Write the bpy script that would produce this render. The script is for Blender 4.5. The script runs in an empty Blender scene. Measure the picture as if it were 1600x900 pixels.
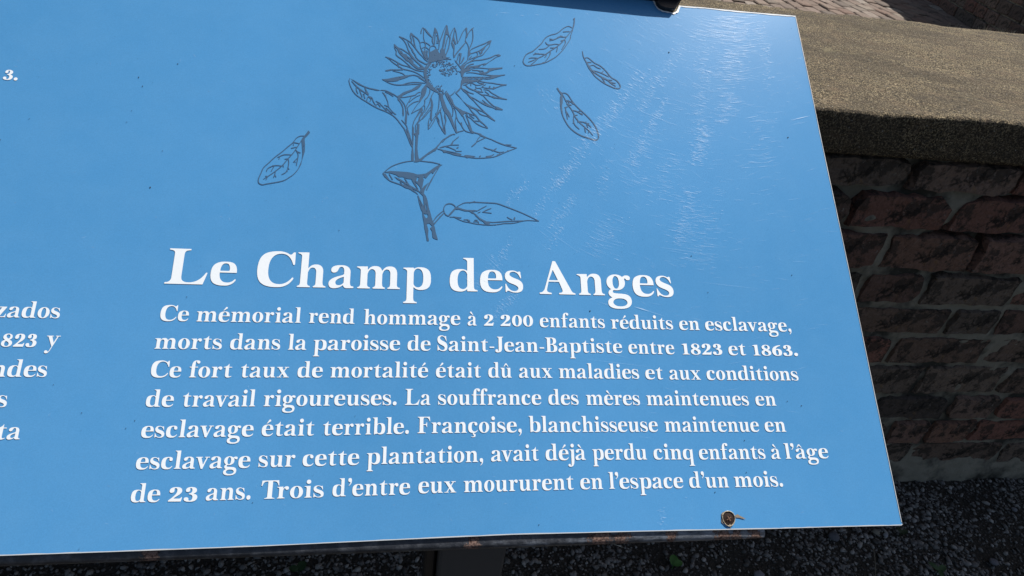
import bpy, math, random
import numpy as np
from mathutils import Vector, Matrix, noise

# ---------------------------------------------------------------- camera, light, exposure
scene = bpy.context.scene
CAM_H = 1.248                                  # metres above the gravel
F_PX = 982.467                                 # focal length for a picture 1600 wide
# rows: world x (along the wall), y (away), z (up) in camera terms (right, down, forward)
WM = np.array([[0.9860961324717337, 0.02784483183633967, 0.1638263802453533],
               [-0.11567295622424319, -0.5927896036962179, 0.7970070595346225],
               [0.11930710256574602, -0.8048758606702568, -0.5813266415602159]])
cam_data = bpy.data.cameras.new('camera'); cam = bpy.data.objects.new('camera', cam_data)
scene.collection.objects.link(cam); scene.camera = cam
cam_data.sensor_width = 36; cam_data.lens = F_PX / 1600 * 36
cam_data.clip_start = 0.02; cam_data.clip_end = 500
right, up, back = WM[:, 0], -WM[:, 1], -WM[:, 2]
M = Matrix(((right[0], up[0], back[0], 0), (right[1], up[1], back[1], 0), (right[2], up[2], back[2], CAM_H), (0, 0, 0, 1)))
cam.matrix_world = M

SUN = Vector((0.478, 0.355, 0.803)).normalized()      # towards the sun: high, behind the wall and to the right
world = bpy.data.worlds.new('World'); scene.world = world; world.use_nodes = True
wn = world.node_tree; bg = wn.nodes['Background']
sky = wn.nodes.new('ShaderNodeTexSky'); sky.sky_type = 'NISHITA'; sky.sun_disc = False
sky.sun_elevation = math.asin(SUN.z); sky.sun_rotation = math.atan2(SUN.x, SUN.y)
sky.altitude = 0; sky.air_density = 1.0; sky.dust_density = 2.5
wn.links.new(sky.outputs[0], bg.inputs[0]); bg.inputs[1].default_value = 0.06
sl = bpy.data.lights.new('sun', 'SUN'); sl.energy = 5.0; sl.angle = math.radians(0.5); sl.color = (1.0, 0.975, 0.935)
so = bpy.data.objects.new('sun', sl); scene.collection.objects.link(so)
so.rotation_euler = SUN.to_track_quat('Z', 'Y').to_euler(); so.location = SUN * 20
scene.view_settings.view_transform = 'Standard'; scene.view_settings.look = 'None'
scene.view_settings.exposure = 0.42; scene.view_settings.gamma = 1.0; scene.view_settings.use_curve_mapping = False
scene.cycles.max_bounces = 6

random.seed(7)
def ray(u, v): return WM @ np.array([(u - 800) / F_PX, (v - 450) / F_PX, 1.0])
# the sign face: a plane tilted 35 degrees, its long side level
PN = np.array([0.0, -0.57357644, 0.81915204])        # up out of the face
PD = np.array([0.0, -0.81915204, -0.57357644])       # down along the face
PX = np.array([1.0, 0.0, 0.0])
P0 = np.array([0.0995171, 0.47686711, CAM_H - 0.35028503])
def on_panel(u, v):
    r = ray(u, v); c = np.array([0, 0, CAM_H])
    return c + r * ((P0 - c) @ PN) / (r @ PN)
def at_y(u, v, y):
    r = ray(u, v); return np.array([0, 0, CAM_H]) + r * y / r[1]
def on_ground(u, v, z=0.0):
    r = ray(u, v); return np.array([0, 0, CAM_H]) + r * (z - CAM_H) / r[2]

# ---------------------------------------------------------------- helpers
def link(o): scene.collection.objects.link(o); return o
def thing(name, label, cat, loc=(0, 0, 0), group=None):
    o = link(bpy.data.objects.new(name, None)); o.location = loc; o.empty_display_size = .05
    o['label'] = label; o['category'] = cat
    if group: o['group'] = group
    return o
def wloc(o):
    l = Vector(o.location)
    return l + (wloc(o.parent) if o.parent else Vector((0, 0, 0)))
def mk(name, verts, faces, mat, parent=None, smooth=False, origin=None):
    me = bpy.data.meshes.new(name)
    V = np.asarray(verts, float)
    org = np.array(origin if origin is not None else (tuple(wloc(parent)) if parent else (0, 0, 0)), float)
    me.from_pydata((V - org).tolist(), [], [list(map(int, f)) for f in faces]); me.update()
    if mat: me.materials.append(mat)
    if smooth: me.polygons.foreach_set('use_smooth', [True] * len(me.polygons))
    o = link(bpy.data.objects.new(name, me))
    base = np.array(wloc(parent)) if parent else np.zeros(3)
    o.location = org - base
    if parent: o.parent = parent
    return o
def tag(o, label=None, cat=None, group=None, kind=None):
    if label: o['label'] = label
    if cat: o['category'] = cat
    if group: o['group'] = group
    if kind: o['kind'] = kind
    return o
def box(x0, x1, y0, y1, z0, z1):
    v = [(x0,y0,z0),(x1,y0,z0),(x1,y1,z0),(x0,y1,z0),(x0,y0,z1),(x1,y0,z1),(x1,y1,z1),(x0,y1,z1)]
    return v, [(0,3,2,1),(4,5,6,7),(0,1,5,4),(1,2,6,5),(2,3,7,6),(3,0,4,7)]
def bevel(o, w, seg=2):
    m = o.modifiers.new('bevel', 'BEVEL'); m.width = w; m.segments = seg; m.limit_method = 'ANGLE'; return o

class NT:
    def __init__(s, name, rough=.8, spec=.3, coords='Object'):
        s.m = bpy.data.materials.new(name); s.m.use_nodes = True; s.t = s.m.node_tree; s.n = s.t.nodes
        s.b = s.n['Principled BSDF']; s.b.inputs['Roughness'].default_value = rough
        s.b.inputs['Specular IOR Level'].default_value = spec
        s.tc = s.n.new('ShaderNodeTexCoord'); s.co = s.tc.outputs[coords]
    def link(s, a, b): s.t.links.new(a, b)
    def noise(s, scale, detail=4, rough=.55, vec=None, stretch=None, dist=0):
        n = s.n.new('ShaderNodeTexNoise'); n.inputs['Scale'].default_value = scale; n.inputs['Detail'].default_value = detail
        n.inputs['Roughness'].default_value = rough; n.inputs['Distortion'].default_value = dist
        v = vec or s.co
        if stretch:
            mp = s.n.new('ShaderNodeMapping'); mp.inputs['Scale'].default_value = stretch; s.link(v, mp.inputs[0]); v = mp.outputs[0]
        s.link(v, n.inputs['Vector']); return n.outputs['Fac']
    def voro(s, scale, feature='F1', out='Distance', rand=1.0):
        n = s.n.new('ShaderNodeTexVoronoi'); n.inputs['Scale'].default_value = scale; n.feature = feature
        n.inputs['Randomness'].default_value = rand
        if feature == 'DISTANCE_TO_EDGE':                      # wander the cracks
            w = s.n.new('ShaderNodeTexNoise'); w.inputs['Scale'].default_value = scale * 1.3; w.inputs['Detail'].default_value = 5; s.link(s.co, w.inputs['Vector'])
            m = s.n.new('ShaderNodeVectorMath'); m.operation = 'MULTIPLY_ADD'; s.link(w.outputs['Color'], m.inputs[0]); m.inputs[1].default_value = (1.6/scale,)*3; s.link(s.co, m.inputs[2]); s.link(m.outputs[0], n.inputs['Vector'])
        else: s.link(s.co, n.inputs['Vector'])
        return n.outputs[out]
    def ramp(s, fac, stops, interp='LINEAR'):
        r = s.n.new('ShaderNodeValToRGB'); r.color_ramp.interpolation = interp; el = r.color_ramp.elements
        while len(el) < len(stops): el.new(.5)
        for e, (p, c) in zip(el, stops):
            e.position = p; e.color = (c, c, c, 1) if isinstance(c, (int, float)) else (*c, 1)
        s.link(fac, r.inputs[0]); return r.outputs[0]
    def mix(s, fac, a, b, mode='MIX'):
        n = s.n.new('ShaderNodeMix'); n.data_type = 'RGBA'; n.blend_type = mode
        for k, v in ((0, fac), (6, a), (7, b)):
            sock = n.inputs[k]
            if isinstance(v, bpy.types.NodeSocket): s.link(v, sock)
            elif isinstance(v, (int, float)): sock.default_value = v if k == 0 else (v, v, v, 1)
            else: sock.default_value = (*v, 1)
        return n.outputs[2]
    def math(s, op, a, b=0.0):
        n = s.n.new('ShaderNodeMath'); n.operation = op
        for i, v in enumerate((a, b)):
            if isinstance(v, (int, float)): n.inputs[i].default_value = v
            else: s.link(v, n.inputs[i])
        return n.outputs[0]
    def rnd(s):
        n = s.n.new('ShaderNodeObjectInfo'); return n.outputs['Random']
    def base(s, c):
        if isinstance(c, tuple): s.b.inputs['Base Color'].default_value = (*c, 1)
        else: s.link(c, s.b.inputs['Base Color'])
    def rough(s, c): s.link(c, s.b.inputs['Roughness'])
    def bump(s, h, dist=.002, strength=1.0):
        n = s.n.new('ShaderNodeBump'); n.inputs['Distance'].default_value = dist; n.inputs['Strength'].default_value = strength
        s.link(h, n.inputs['Height']); s.link(n.outputs[0], s.b.inputs['Normal'])
    def sep(s):
        n = s.n.new('ShaderNodeSeparateXYZ'); s.link(s.co, n.inputs[0]); return n.outputs

# ---------------------------------------------------------------- materials
def mat_panel():
    t = NT('blue_enamelled_panel', .37, .055)
    n = t.ramp(t.noise(2.6, 4, .5, stretch=(1.0, .7, .7), dist=.6), [(.36, 0.0), (.64, 1.0)]); n2 = t.noise(900, 2)  # broad cloudy tones of the reflected sky, painted into the base colour
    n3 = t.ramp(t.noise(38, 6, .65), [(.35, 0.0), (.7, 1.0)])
    x = t.ramp(t.math('ADD', t.math('MULTIPLY', t.sep()[0], 1.0), .45), [(0.0, 0.0), (.55, 1.0)])        # sky reflection painted into the blue: lighter towards the right
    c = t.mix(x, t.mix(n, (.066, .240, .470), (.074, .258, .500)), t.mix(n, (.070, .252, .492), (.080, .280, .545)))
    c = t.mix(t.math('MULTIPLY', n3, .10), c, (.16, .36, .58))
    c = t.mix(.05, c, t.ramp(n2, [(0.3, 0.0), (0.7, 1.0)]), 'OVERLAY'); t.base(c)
    t.rough(t.ramp(t.noise(14, 5), [(0.3, .34), (0.75, .39)]))
    t.bump(t.noise(5, 2), .0002, .3)
    return t.m
def mat_flat(name, c, rough=.5, spec=.4):
    t = NT(name, rough, spec); n = t.noise(400, 3)
    t.base(t.mix(t.math('MULTIPLY', n, .35), c, tuple(x * .82 for x in c))); return t.m
def mat_scratch_glint(name, alpha):  # pale see-through colour standing for sun glint on scratches
    t = NT(name, .5, .5); t.base((.78, .90, .98))
    tr = t.n.new('ShaderNodeBsdfTransparent'); mx = t.n.new('ShaderNodeMixShader'); mx.inputs[0].default_value = alpha
    t.link(tr.outputs[0], mx.inputs[1]); t.link(t.b.outputs[0], mx.inputs[2]); t.link(mx.outputs[0], t.n['Material Output'].inputs[0])
    return t.m
def mat_rail():
    t = NT('weathered_black_steel', .42, .5); x = t.sep()[0]
    grime = t.noise(90, 6, .7); c = t.mix(t.ramp(grime, [(.45, 0.0), (.75, 1.0)]), (.028, .030, .036), (.11, .115, .125))
    # rust patches where the photograph has them along the tube, more wear towards its end
    fac = None
    for cx, w in ((.170, .018), (.190, .012), (.283, .013), (.297, .010), (.060, .010), (.315, .012), (-.19, .012), (.235, .008)):
        d = t.math('ABSOLUTE', t.math('SUBTRACT', x, RAIL_OX + cx)); d = t.math('SUBTRACT', 1.0, t.math('DIVIDE', d, w)); d = t.math('MAXIMUM', d, 0.0)
        fac = d if fac is None else t.math('MAXIMUM', fac, d)
    rn = t.noise(220, 6, .75); rust = t.ramp(t.math('ADD', t.math('MULTIPLY', fac, .34), t.math('MULTIPLY', rn, .9)), [(.60, 0.0), (.66, 1.0)])
    wear = t.ramp(t.math('ADD', t.math('MULTIPLY', x, .9), t.math('MULTIPLY', t.noise(160, 5, .7, stretch=(.25, 1, 1)), .8)), [(.50, 0.0), (.78, 1.0)])
    c = t.mix(wear, c, (.30, .33, .38))
    c = t.mix(rust, c, t.mix(t.ramp(t.noise(500, 4, .7), [(.4, 0.0), (.6, 1.0)]), (.06, .030, .022), (.26, .165, .130))); t.base(c)
    t.rough(t.ramp(rust, [(0, .40), (1, .9)])); t.bump(t.math('ADD', rn, t.math('MULTIPLY', rust, .8)), .0008, .8)
    return t.m
def mat_brick(name, dark=1.0):
    t = NT(name, .9, .2); r = t.rnd()
    col = t.ramp(r, [(0.0, (.150*dark, .098*dark, .072*dark)), (.20, (.180*dark, .138*dark, .108*dark)), (.36, (.240*dark, .108*dark, .078*dark)),
                     (.46, (.095*dark, .076*dark, .062*dark)), (.66, (.190*dark, .142*dark, .108*dark)), (.82, (.070*dark, .060*dark, .052*dark)), (1.0, (.225*dark, .125*dark, .088*dark))])
    c = t.mix(t.ramp(t.noise(24, 7, .75), [(.50, 0.0), (.55, .8)]), col, (.036*dark, .031*dark, .026*dark))
    c = t.mix(t.ramp(t.noise(16, 8, .8, dist=1.2), [(.36, .85), (.43, 0.0)]), c, (.022, .019, .017))
    c = t.mix(t.ramp(t.noise(34, 8, .8, dist=.8), [(.60, 0.0), (.64, .7)]), c, (.27*dark, .25*dark, .22*dark))
    c = t.mix(t.ramp(t.noise(170, 4, .7), [(.3, .35), (.62, 0.0)]), c, (.02, .018, .016)); c = t.mix(t.ramp(t.noise(7, 5, .6, dist=.5), [(.62, 0.0), (.68, .55)]), c, (.26, .155, .055))      # ochre bloom
    cr = t.voro(11, 'DISTANCE_TO_EDGE'); c = t.mix(t.math('MULTIPLY', t.ramp(cr, [(.010, .8), (.035, 0.0)]), t.ramp(t.noise(12, 3), [(.50, 0.0), (.60, 1.0)])), c, (.016, .014, .012))
    c = t.mix(t.ramp(t.noise(55, 5, .8, stretch=(1, 1, 2.5), dist=1.5), [(.66, 0.0), (.70, .7)]), c, (.36, .34, .30)); t.base(c)
    t.bump(t.math('ADD', t.noise(70, 8, .72), t.math('MULTIPLY', t.voro(130), .35)), .006, 1.0)
    return t.m
def mat_mortar():
    t = NT('lime_mortar', .95, .1)
    c = t.mix(t.noise(22, 6, .7), (.19, .175, .135), (.36, .335, .27))
    c = t.mix(t.ramp(t.noise(9, 4, .6), [(.40, .9), (.54, 0.0)]), c, (.03, .031, .028))
    c = t.mix(t.ramp(t.noise(120, 5, .7), [(.62, 0.0), (.72, .6)]), c, (.34, .33, .29)); t.base(c)
    t.bump(t.noise(90, 8, .75), .005, 1.0); return t.m
def mat_coping():
    t = NT('weathered_concrete_coping', .92, .15)
    f = t.noise(380, 3, .65); f2 = t.noise(170, 4, .7); big = t.noise(6, 5, .6, stretch=(1, 2.2, 1)); mid = t.noise(30, 4, .65)
    c = t.ramp(f, [(.38, (.013, .010, .006)), (.455, (.075, .057, .034)), (.53, (.170, .134, .082)), (.62, (.46, .37, .23))])
    c = t.mix(t.ramp(f2, [(.38, .8), (.52, 0.0)]), c, (.035, .033, .030))
    c = t.mix(t.ramp(big, [(.42, .42), (.58, 0.0)]), c, (.070, .056, .042))
    c = t.mix(t.ramp(mid, [(.52, 0.0), (.7, .35)]), c, (.22, .15, .095))
    c = t.mix(t.ramp(t.noise(3.2, 6, .7, stretch=(1, 1.6, 1), dist=.8), [(.50, 0.0), (.60, .45)]), c, (.055, .047, .034))     # broad damp-looking stains
    c = t.mix(t.ramp(t.noise(11, 6, .75, dist=.5), [(.60, 0.0), (.70, .5)]), c, (.30, .26, .15))                                # ochre lichen film
    c = t.mix(t.ramp(t.noise(5.5, 7, .75, stretch=(.6, 2.4, 1), dist=1.2), [(.55, 0.0), (.66, .5)]), c, (.035, .030, .026))
    c = t.mix(t.ramp(t.voro(75), [(.05, .8), (.10, 0.0)]), c, (.42, .40, .36)); t.base(c)
    t.bump(t.math('ADD', t.math('MULTIPLY', f, 1.3), t.math('MULTIPLY', f2, 1.4)), .0034, 1.0); return t.m
def mat_soil():
    t = NT('dark_gravelly_soil', .95, .15)
    c = t.mix(t.noise(150, 6, .75), (.024, .021, .017), (.075, .068, .058)); 
    c = t.mix(t.ramp(t.voro(140), [(.15, 1.0), (.35, 0.0)]), c, t.mix(t.noise(40, 2), (.06, .056, .05), (.20, .185, .165)))
    t.base(c); t.bump(t.math('SUBTRACT', t.noise(200, 5, .7), t.voro(140)), .006, 1.0); return t.m
def mat_stone():
    t = NT('gravel_stone', .8, .25, 'Generated')
    at = t.n.new('ShaderNodeAttribute'); at.attribute_name = 'shade'
    c = t.ramp(at.outputs['Fac'], [(0.0, (.05, .048, .045)), (.35, (.15, .144, .135)), (.7, (.27, .26, .24)), (.92, (.36, .345, .32)), (1.0, (.48, .455, .42))])
    t.base(c); return t.m
def mat_pave():
    t = NT('old_paving_brick', .9, .15); r = t.rnd()
    c = t.ramp(r, [(0, (.17, .125, .098)), (.3, (.21, .158, .125)), (.5, (.135, .110, .090)), (.7, (.26, .215, .17)), (.85, (.18, .115, .088)), (1.0, (.34, .31, .26))])
    c = t.mix(t.ramp(t.noise(24, 6, .7), [(.4, .6), (.62, 0.0)]), c, (.12, .095, .08)); t.base(c)
    t.bump(t.noise(50, 6, .7), .006, 1.0); return t.m

# ---------------------------------------------------------------- lettering
# A bold old-style serif alphabet drawn as outlines (x height = 100).
def path(s):
    toks = []
    for t in s.split():
        off = t[0] == '~'
        x, y = t.lstrip('~').split(',')
        toks.append((float(x), float(y), off))
    n = len(toks); pts = []
    full = []
    for i in range(n):
        a = toks[i]; b = toks[(i + 1) % n]
        full.append(a)
        if a[2] and b[2]:
            full.append(((a[0] + b[0]) / 2, (a[1] + b[1]) / 2, False))
    k0 = next(i for i, p in enumerate(full) if not p[2])
    full = full[k0:] + full[:k0]
    m = len(full); i = 0
    while i < m:
        a = full[i]; b = full[(i + 1) % m]
        pts.append((a[0], a[1]))
        if b[2]:
            c = full[(i + 2) % m]
            for k in range(1, 9):
                t = k / 9
                pts.append(((1-t)**2*a[0] + 2*t*(1-t)*b[0] + t*t*c[0], (1-t)**2*a[1] + 2*t*(1-t)*b[1] + t*t*c[1]))
            i += 2
        else:
            i += 1
    return pts

def fill_poly(mask, pts):
    H, W = mask.shape
    acc = np.zeros((H, W + 1), np.int32)
    P = np.array(pts, float); Q = np.roll(P, -1, axis=0)
    for (x0, y0), (x1, y1) in zip(P, Q):
        if y0 == y1: continue
        if y0 > y1: x0, y0, x1, y1 = x1, y1, x0, y0
        r0 = max(0, int(math.ceil(y0 - .5))); r1 = min(H - 1, int(math.ceil(y1 - .5)) - 1)
        if r1 < r0: continue
        rows = np.arange(r0, r1 + 1)
        xs = x0 + (rows + .5 - y0) * (x1 - x0) / (y1 - y0)
        cols = np.clip(np.ceil(xs - .5), 0, W).astype(int)
        np.add.at(acc, (rows, cols), 1)
    return (np.cumsum(acc[:, :W], axis=1) & 1).astype(bool)

def oval(cx, cy, rx, ry, p=2.12):
    out = []
    for k in range(64):
        a = k / 64 * 2 * math.pi; c, s = math.cos(a), math.sin(a)
        out.append((cx + rx * math.copysign(abs(c)**(2/p), c), cy + ry * math.copysign(abs(s)**(2/p), s)))
    return out
def R_(x0, y0, x1, y1): return [(x0, y0), (x1, y0), (x1, y1), (x0, y1)]
def foot(x0, x1, l=12, r=14, y=0, t=6.5, h=15):
    return path(f"{x0-l},{y} {x1+r},{y} ~{x1+r+1},{y+t} {x1+r-2},{y+t} ~{x1},{y+t} {x1},{y+h+t} {x0},{y+h+t} ~{x0},{y+t} {x0-l+2},{y+t} ~{x0-l-1},{y+t}")
def cap(x0, x1, l=16, r=16, y=154, t=6.5, h=15):
    return path(f"{x0-l},{y} {x1+r},{y} ~{x1+r+1},{y-t} {x1+r-2},{y-t} ~{x1},{y-t} {x1},{y-h-t} {x0},{y-h-t} ~{x0},{y-t} {x0-l+2},{y-t} ~{x0-l-1},{y-t}")
def head(x0, x1, y=100, l=17):
    return path(f"{x0-l},{y-1} {x1},{y} {x1},{y-30} {x0},{y-30} {x0},{y-20} ~{x0},{y-9} {x0-l+1},{y-6} ~{x0-l-3},{y-4}")
SERIF_S = "73,97 77,66 ~75,63 72,67 ~62,95 40,96 ~22,95 22,83 ~22,75 42,67 60,60 ~85,50 85,27 ~85,-2 50,-2 ~34,-2 22,4 ~14,8 10,5 8,1 2,1 1,38 ~3,41 6,37 ~18,6 43,5 ~62,6 62,19 ~62,27 44,35 28,41 ~0,52 0,74 ~0,102 36,102 ~48,102 58,96 ~63,94 66,98"
def sc(s, sx, sy):
    out = []
    for t in s.split():
        o = '~' if t[0] == '~' else ''
        x, y = t.lstrip('~').split(',')
        out.append(f"{o}{float(x)*sx},{float(y)*sy}")
    return ' '.join(out)
ARCH = "46,80 ~58,103 82,103 ~115,103 115,66 115,4 84,4 84,64 ~84,88 67,88 ~54,88 48,66 46,62"
def shift(s, dx):
    return ' '.join((('~' if t[0] == '~' else '') + f"{float(t.lstrip('~').split(',')[0])+dx},{t.split(',')[1]}") for t in s.split())
BOWL_D = "82,93 ~70,103 52,103 ~26,103 ~0,80 0,47 ~0,20 ~24,-2 49,-2 ~70,-2 82,13"
HOLE_D = "80,78 ~75,96 60,96 ~36,94 36,50 ~36,10 60,10 ~74,10 80,24"
def mir(s, w):
    return ' '.join((('~' if t[0] == '~' else '') + f"{w-float(t.lstrip('~').split(',')[0])},{t.split(',')[1]}") for t in s.split())
C_ = "58,103 ~29,103 ~0,80 0,48 ~0,20 ~26,-3 56,-3 ~84,-3 97,21 ~99,26 94,26 ~82,11 68,11 ~36,11 36,55 ~36,95 60,95 ~66,95 65,88 ~64,67 79,67 ~94,67 94,81 ~94,103"
A_ = "111,1 ~112,8 107,8 ~95,8 95,22 95,68 ~95,103 52,103 ~9,102 8,82 ~8,68 21,68 ~34,68 39,80 ~44,95 53,95 ~66,95 66,72 66,63 ~63,58 50,55 ~0,42 0,20 ~0,-2 24,-2 ~48,-2 64,13 ~67,-1 82,-1 ~98,-1"
U_ = "14,96 14,34 ~14,-3 46,-3 ~68,-3 81,20 81,34 ~74,12 60,12 ~45,12 45,36 45,96"
R0 = "46,78 ~58,103 76,103 ~94,102 94,87 ~93,72 79,72 ~69,72 66,82 ~63,88 59,85 ~49,76 48,58 46,58"
T_ = "51,128 47,128 ~38,104 4,99 ~0,92 4,92 20,92 20,26 ~20,-2 46,-2 ~66,-2 79,10 ~80,14 76,14 ~68,10 61,10 ~51,10 51,26 51,92 76,92 ~79,96 76,100 51,100"
F_ = "20,0 20,105 ~20,160 62,160 ~91,160 91,143 ~90,129 76,129 ~64,129 62,142 ~60,152 56,151 ~51,148 51,122 51,0"
ACUTE = "40,112 ~37,108 41,108 76,132 ~82,145 70,148 ~62,148 60,143"
GRAVE = "74,112 ~77,108 73,108 38,132 ~32,145 44,148 ~52,148 54,143"
CIRC = "26,112 46,144 60,144 80,112 ~79,108 75,110 53,131 31,110 ~27,108"
CED = "50,4 62,4 58,-8 ~76,-8 76,-24 ~76,-43 50,-43 ~36,-43 32,-38 34,-33 ~40,-36 46,-36 ~57,-36 57,-27 ~57,-16 46,-17"
COMMA = "4,17 ~4,35 21,35 ~39,35 39,12 ~39,-18 12,-34 9,-31 ~25,-18 25,-2 22,-1 ~4,-1"
def acc(base, a, dx=0, w=0): 
    b = G[base]; return (b[0], b[1] + [path(shift(a, dx))], b[2])
G = {}
def g(ch, w, adds, holes=()): G[ch] = (w, list(adds), list(holes))
ST = lambda x0, x1, y0, y1: R_(x0, y0, x1, y1)
g('o', 104, [oval(52, 50, 52, 53)], [oval(52, 50, 19.5, 46)])
g('e', 105, [path("105,54 ~105,78 ~85,103 56,103 ~31,103 ~0,81 0,49 ~0,21 ~27,-3 58,-3 ~90,-3 103,21 ~105,26 100,27 ~88,11 70,11 ~36,11 36,54")], [path("37,62 ~38,95 57,95 ~75,95 75,67 ~75,62 70,62")])
g('c', 99, [path(C_)])
g('s', 86, [path(SERIF_S)])
g('a', 112, [path(A_)], [path("66,50 ~30,40 30,25 ~31,12 43,12 ~58,12 66,24")])
g('n', 130, [head(17, 48), ST(17, 48, 2, 98), foot(17, 48, 12, 13), path(ARCH), foot(84, 115, 10, 14)])
g('m', 198, [head(17, 48), ST(17, 48, 2, 98), foot(17, 48, 12, 13), path(ARCH), foot(84, 115, 11, 13), path(shift(ARCH, 67)), foot(151, 182, 11, 14)])
g('h', 130, [head(17, 48, 157), ST(17, 48, 2, 155), foot(17, 48, 12, 13), path(ARCH), foot(84, 115, 10, 14)])
g('u', 128, [head(14, 45, 100, 15), path(U_), head(81, 112, 100, 14), ST(81, 112, 1, 99), path("112,0 126,0 ~128,7 123,7 ~112,7 112,20 81,20 81,0")])
g('r', 94, [head(17, 48), ST(17, 48, 2, 98), foot(17, 48, 13, 17), path(R0)])
g('t', 80, [path(T_)])
g('i', 62, [head(17, 48), ST(17, 48, 2, 98), foot(17, 48, 13, 14), oval(32, 136, 18.5, 18.5, 2)])
g('l', 62, [head(17, 48, 157), ST(17, 48, 2, 155), foot(17, 48, 13, 14)])
g('d', 128, [path(BOWL_D), head(80, 111, 157), ST(80, 111, 1, 155), path("111,0 127,0 ~129,7 124,7 ~111,7 111,20 80,20 80,0")], [path(HOLE_D)])
g('b', 128, [path(mir(BOWL_D, 128)), head(17, 48, 157), ST(17, 48, 4, 155), path("17,30 17,-2 22,-2 34,6 48,12 48,30")], [path(mir(HOLE_D, 128))])
g('p', 129, [path(mir(BOWL_D, 129)), head(18, 49), ST(18, 49, -58, 98), foot(18, 49, 14, 16, -62)], [path(mir(HOLE_D, 129))])
g('q', 128, [path(BOWL_D), ST(80, 111, -58, 96), path("80,92 98,96 111,104 111,80 80,80"), foot(80, 111, 16, 14, -62)], [path(HOLE_D)])
g('g', 116, [oval(45, 63.5, 45, 38.5), path("76,88 ~86,99 99,99 ~117,98 117,86 ~116,75 105,75 ~97,75 94,82 ~91,86 84,78"),
             path("28,34 ~6,26 6,12 ~6,-2 24,-9 ~1,-16 1,-34 ~1,-63 56,-63 ~116,-63 116,-24 ~115,8 74,9 44,11 ~27,12 27,18 ~27,25 40,31")], [oval(45, 63.5, 15.5, 30.5), oval(60, -32, 34, 19)])
g('f', 80, [path(F_), R_(2, 92, 76, 100), foot(20, 51, 13, 18)])
g('j', 50, [head(17, 48), path("48,98 48,0 ~48,-64 8,-64 ~-18,-64 -18,-48 ~-17,-36 -5,-36 ~6,-36 7,-46 ~8,-54 11,-54 ~17,-52 17,-14 17,98"), oval(32, 136, 18.5, 18.5, 2)])
g('v', 122, [path("10,98 50,-3 65,-3 104,98 93,98 66,33 45,98"), R_(0, 93, 58, 100), R_(78, 93, 120, 100)])
g('y', 122, [path("10,98 55,2 68,8 104,98 93,98 68,36 45,98"), path("72,20 ~52,-36 44,-48 ~34,-64 18,-64 ~2,-63 2,-49 ~2,-36 15,-36 ~27,-36 30,-44 ~34,-52 40,-44 54,-8 58,6"), R_(0, 93, 58, 100), R_(78, 93, 120, 100)])
g('x', 122, [path("8,98 44,98 114,2 78,2"), path("90,98 102,98 32,2 20,2"), R_(0, 93, 57, 100), R_(74, 93, 117, 100), R_(3, 0, 46, 7), R_(64, 0, 122, 7)])
g('z', 96, [path("6,100 92,100 92,94 42,8 70,8 ~86,9 90,34 96,34 93,0 0,0 0,6 50,92 30,92 ~16,91 12,70 6,70")])
g('L', 165, [cap(24, 63, 22, 24), ST(24, 63, 2, 152), path("0,0 150,0 164,50 ~161,54 157,50 ~134,8 94,8 ~63,8 63,30 24,30 ~24,7 4,7 ~-2,6")])
g('C', 160, [path("159,154 160,100 ~157,95 152,99 ~136,147 99,147 ~47,146 47,76 ~47,11 98,11 ~130,11 152,41 ~159,43 158,36 ~138,-3 88,-3 ~42,-3 ~0,32 0,76 ~0,120 ~38,158 88,158 ~112,158 130,147 ~142,139 148,152 ~153,157")])
g('A', 170, [path("67,157 ~74,161 81,157 152,16 ~157,7 168,7 ~171,0 168,0 93,0 ~90,7 93,7 ~113,7 108,22 94,59 45,59 36,22 ~34,7 56,7 ~59,0 56,0 2,0 ~-1,7 2,7 ~17,7 25,24")], [path("67,116 47,67 89,67")])
g('S', 108, [path(sc(SERIF_S, 1.24, 1.555))])
g('J', 84, [cap(34, 70, 16, 14), path("70,150 70,34 ~70,-10 26,-10 ~-2,-10 -2,8 ~-1,24 14,24 ~26,24 28,12 ~29,0 32,1 ~34,6 34,30 34,150")])
g('B', 132, [path("2,154 80,154 ~122,152 122,117 ~122,88 88,81 ~132,74 132,42 ~132,0 80,0 2,0 ~-1,7 4,7 ~20,7 20,22 20,132 ~20,147 4,147 ~-1,147")], [path("56,146 70,146 ~86,144 86,116 ~86,86 66,85 56,85"), path("56,77 70,77 ~94,75 94,42 ~94,8 68,8 ~56,8 56,18")])
g('F', 128, [cap(22, 59, 20, 20), ST(22, 59, 2, 152), foot(22, 59, 20, 24), path("50,154 122,154 126,112 ~123,108 120,112 ~112,146 84,146 50,146"), path("55,84 76,84 ~88,84 91,102 96,102 96,56 91,56 ~88,76 76,76 55,76")])
g('T', 142, [ST(53, 90, 2, 152), foot(53, 90, 22, 22), path("4,156 138,156 142,112 ~139,107 135,112 ~128,147 100,147 42,147 ~15,147 8,112 ~3,107 0,112")])
g('0', 92, [oval(46, 58, 46, 61)], [oval(46, 58, 16, 53)])
g('1', 74, [ST(22, 53, 2, 118), foot(22, 53, 18, 18), path("4,112 53,120 53,96 22,96 ~22,104 10,105 4,106")])
g('2', 96, [path("4,86 ~4,120 48,120 ~90,120 90,88 ~90,66 58,44 ~44,34 38,25 70,24 ~84,23 88,36 94,36 ~93,14 88,0 2,0 2,9 ~30,34 48,60 ~56,74 56,92 ~56,111 42,111 ~34,110 37,99 ~40,72 20,72 ~5,72")])
g('3', 92, [path("8,92 ~8,120 46,120 ~84,118 84,92 ~84,72 62,64 ~92,58 92,34 ~90,-3 42,-3 ~0,-3 0,20 ~1,35 17,35 ~32,34 33,20 ~32,7 42,7 ~58,8 58,34 ~58,58 32,58 32,67 ~52,68 52,90 ~52,111 40,111 ~33,110 38,97 ~38,78 22,78 ~8,78")])
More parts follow.
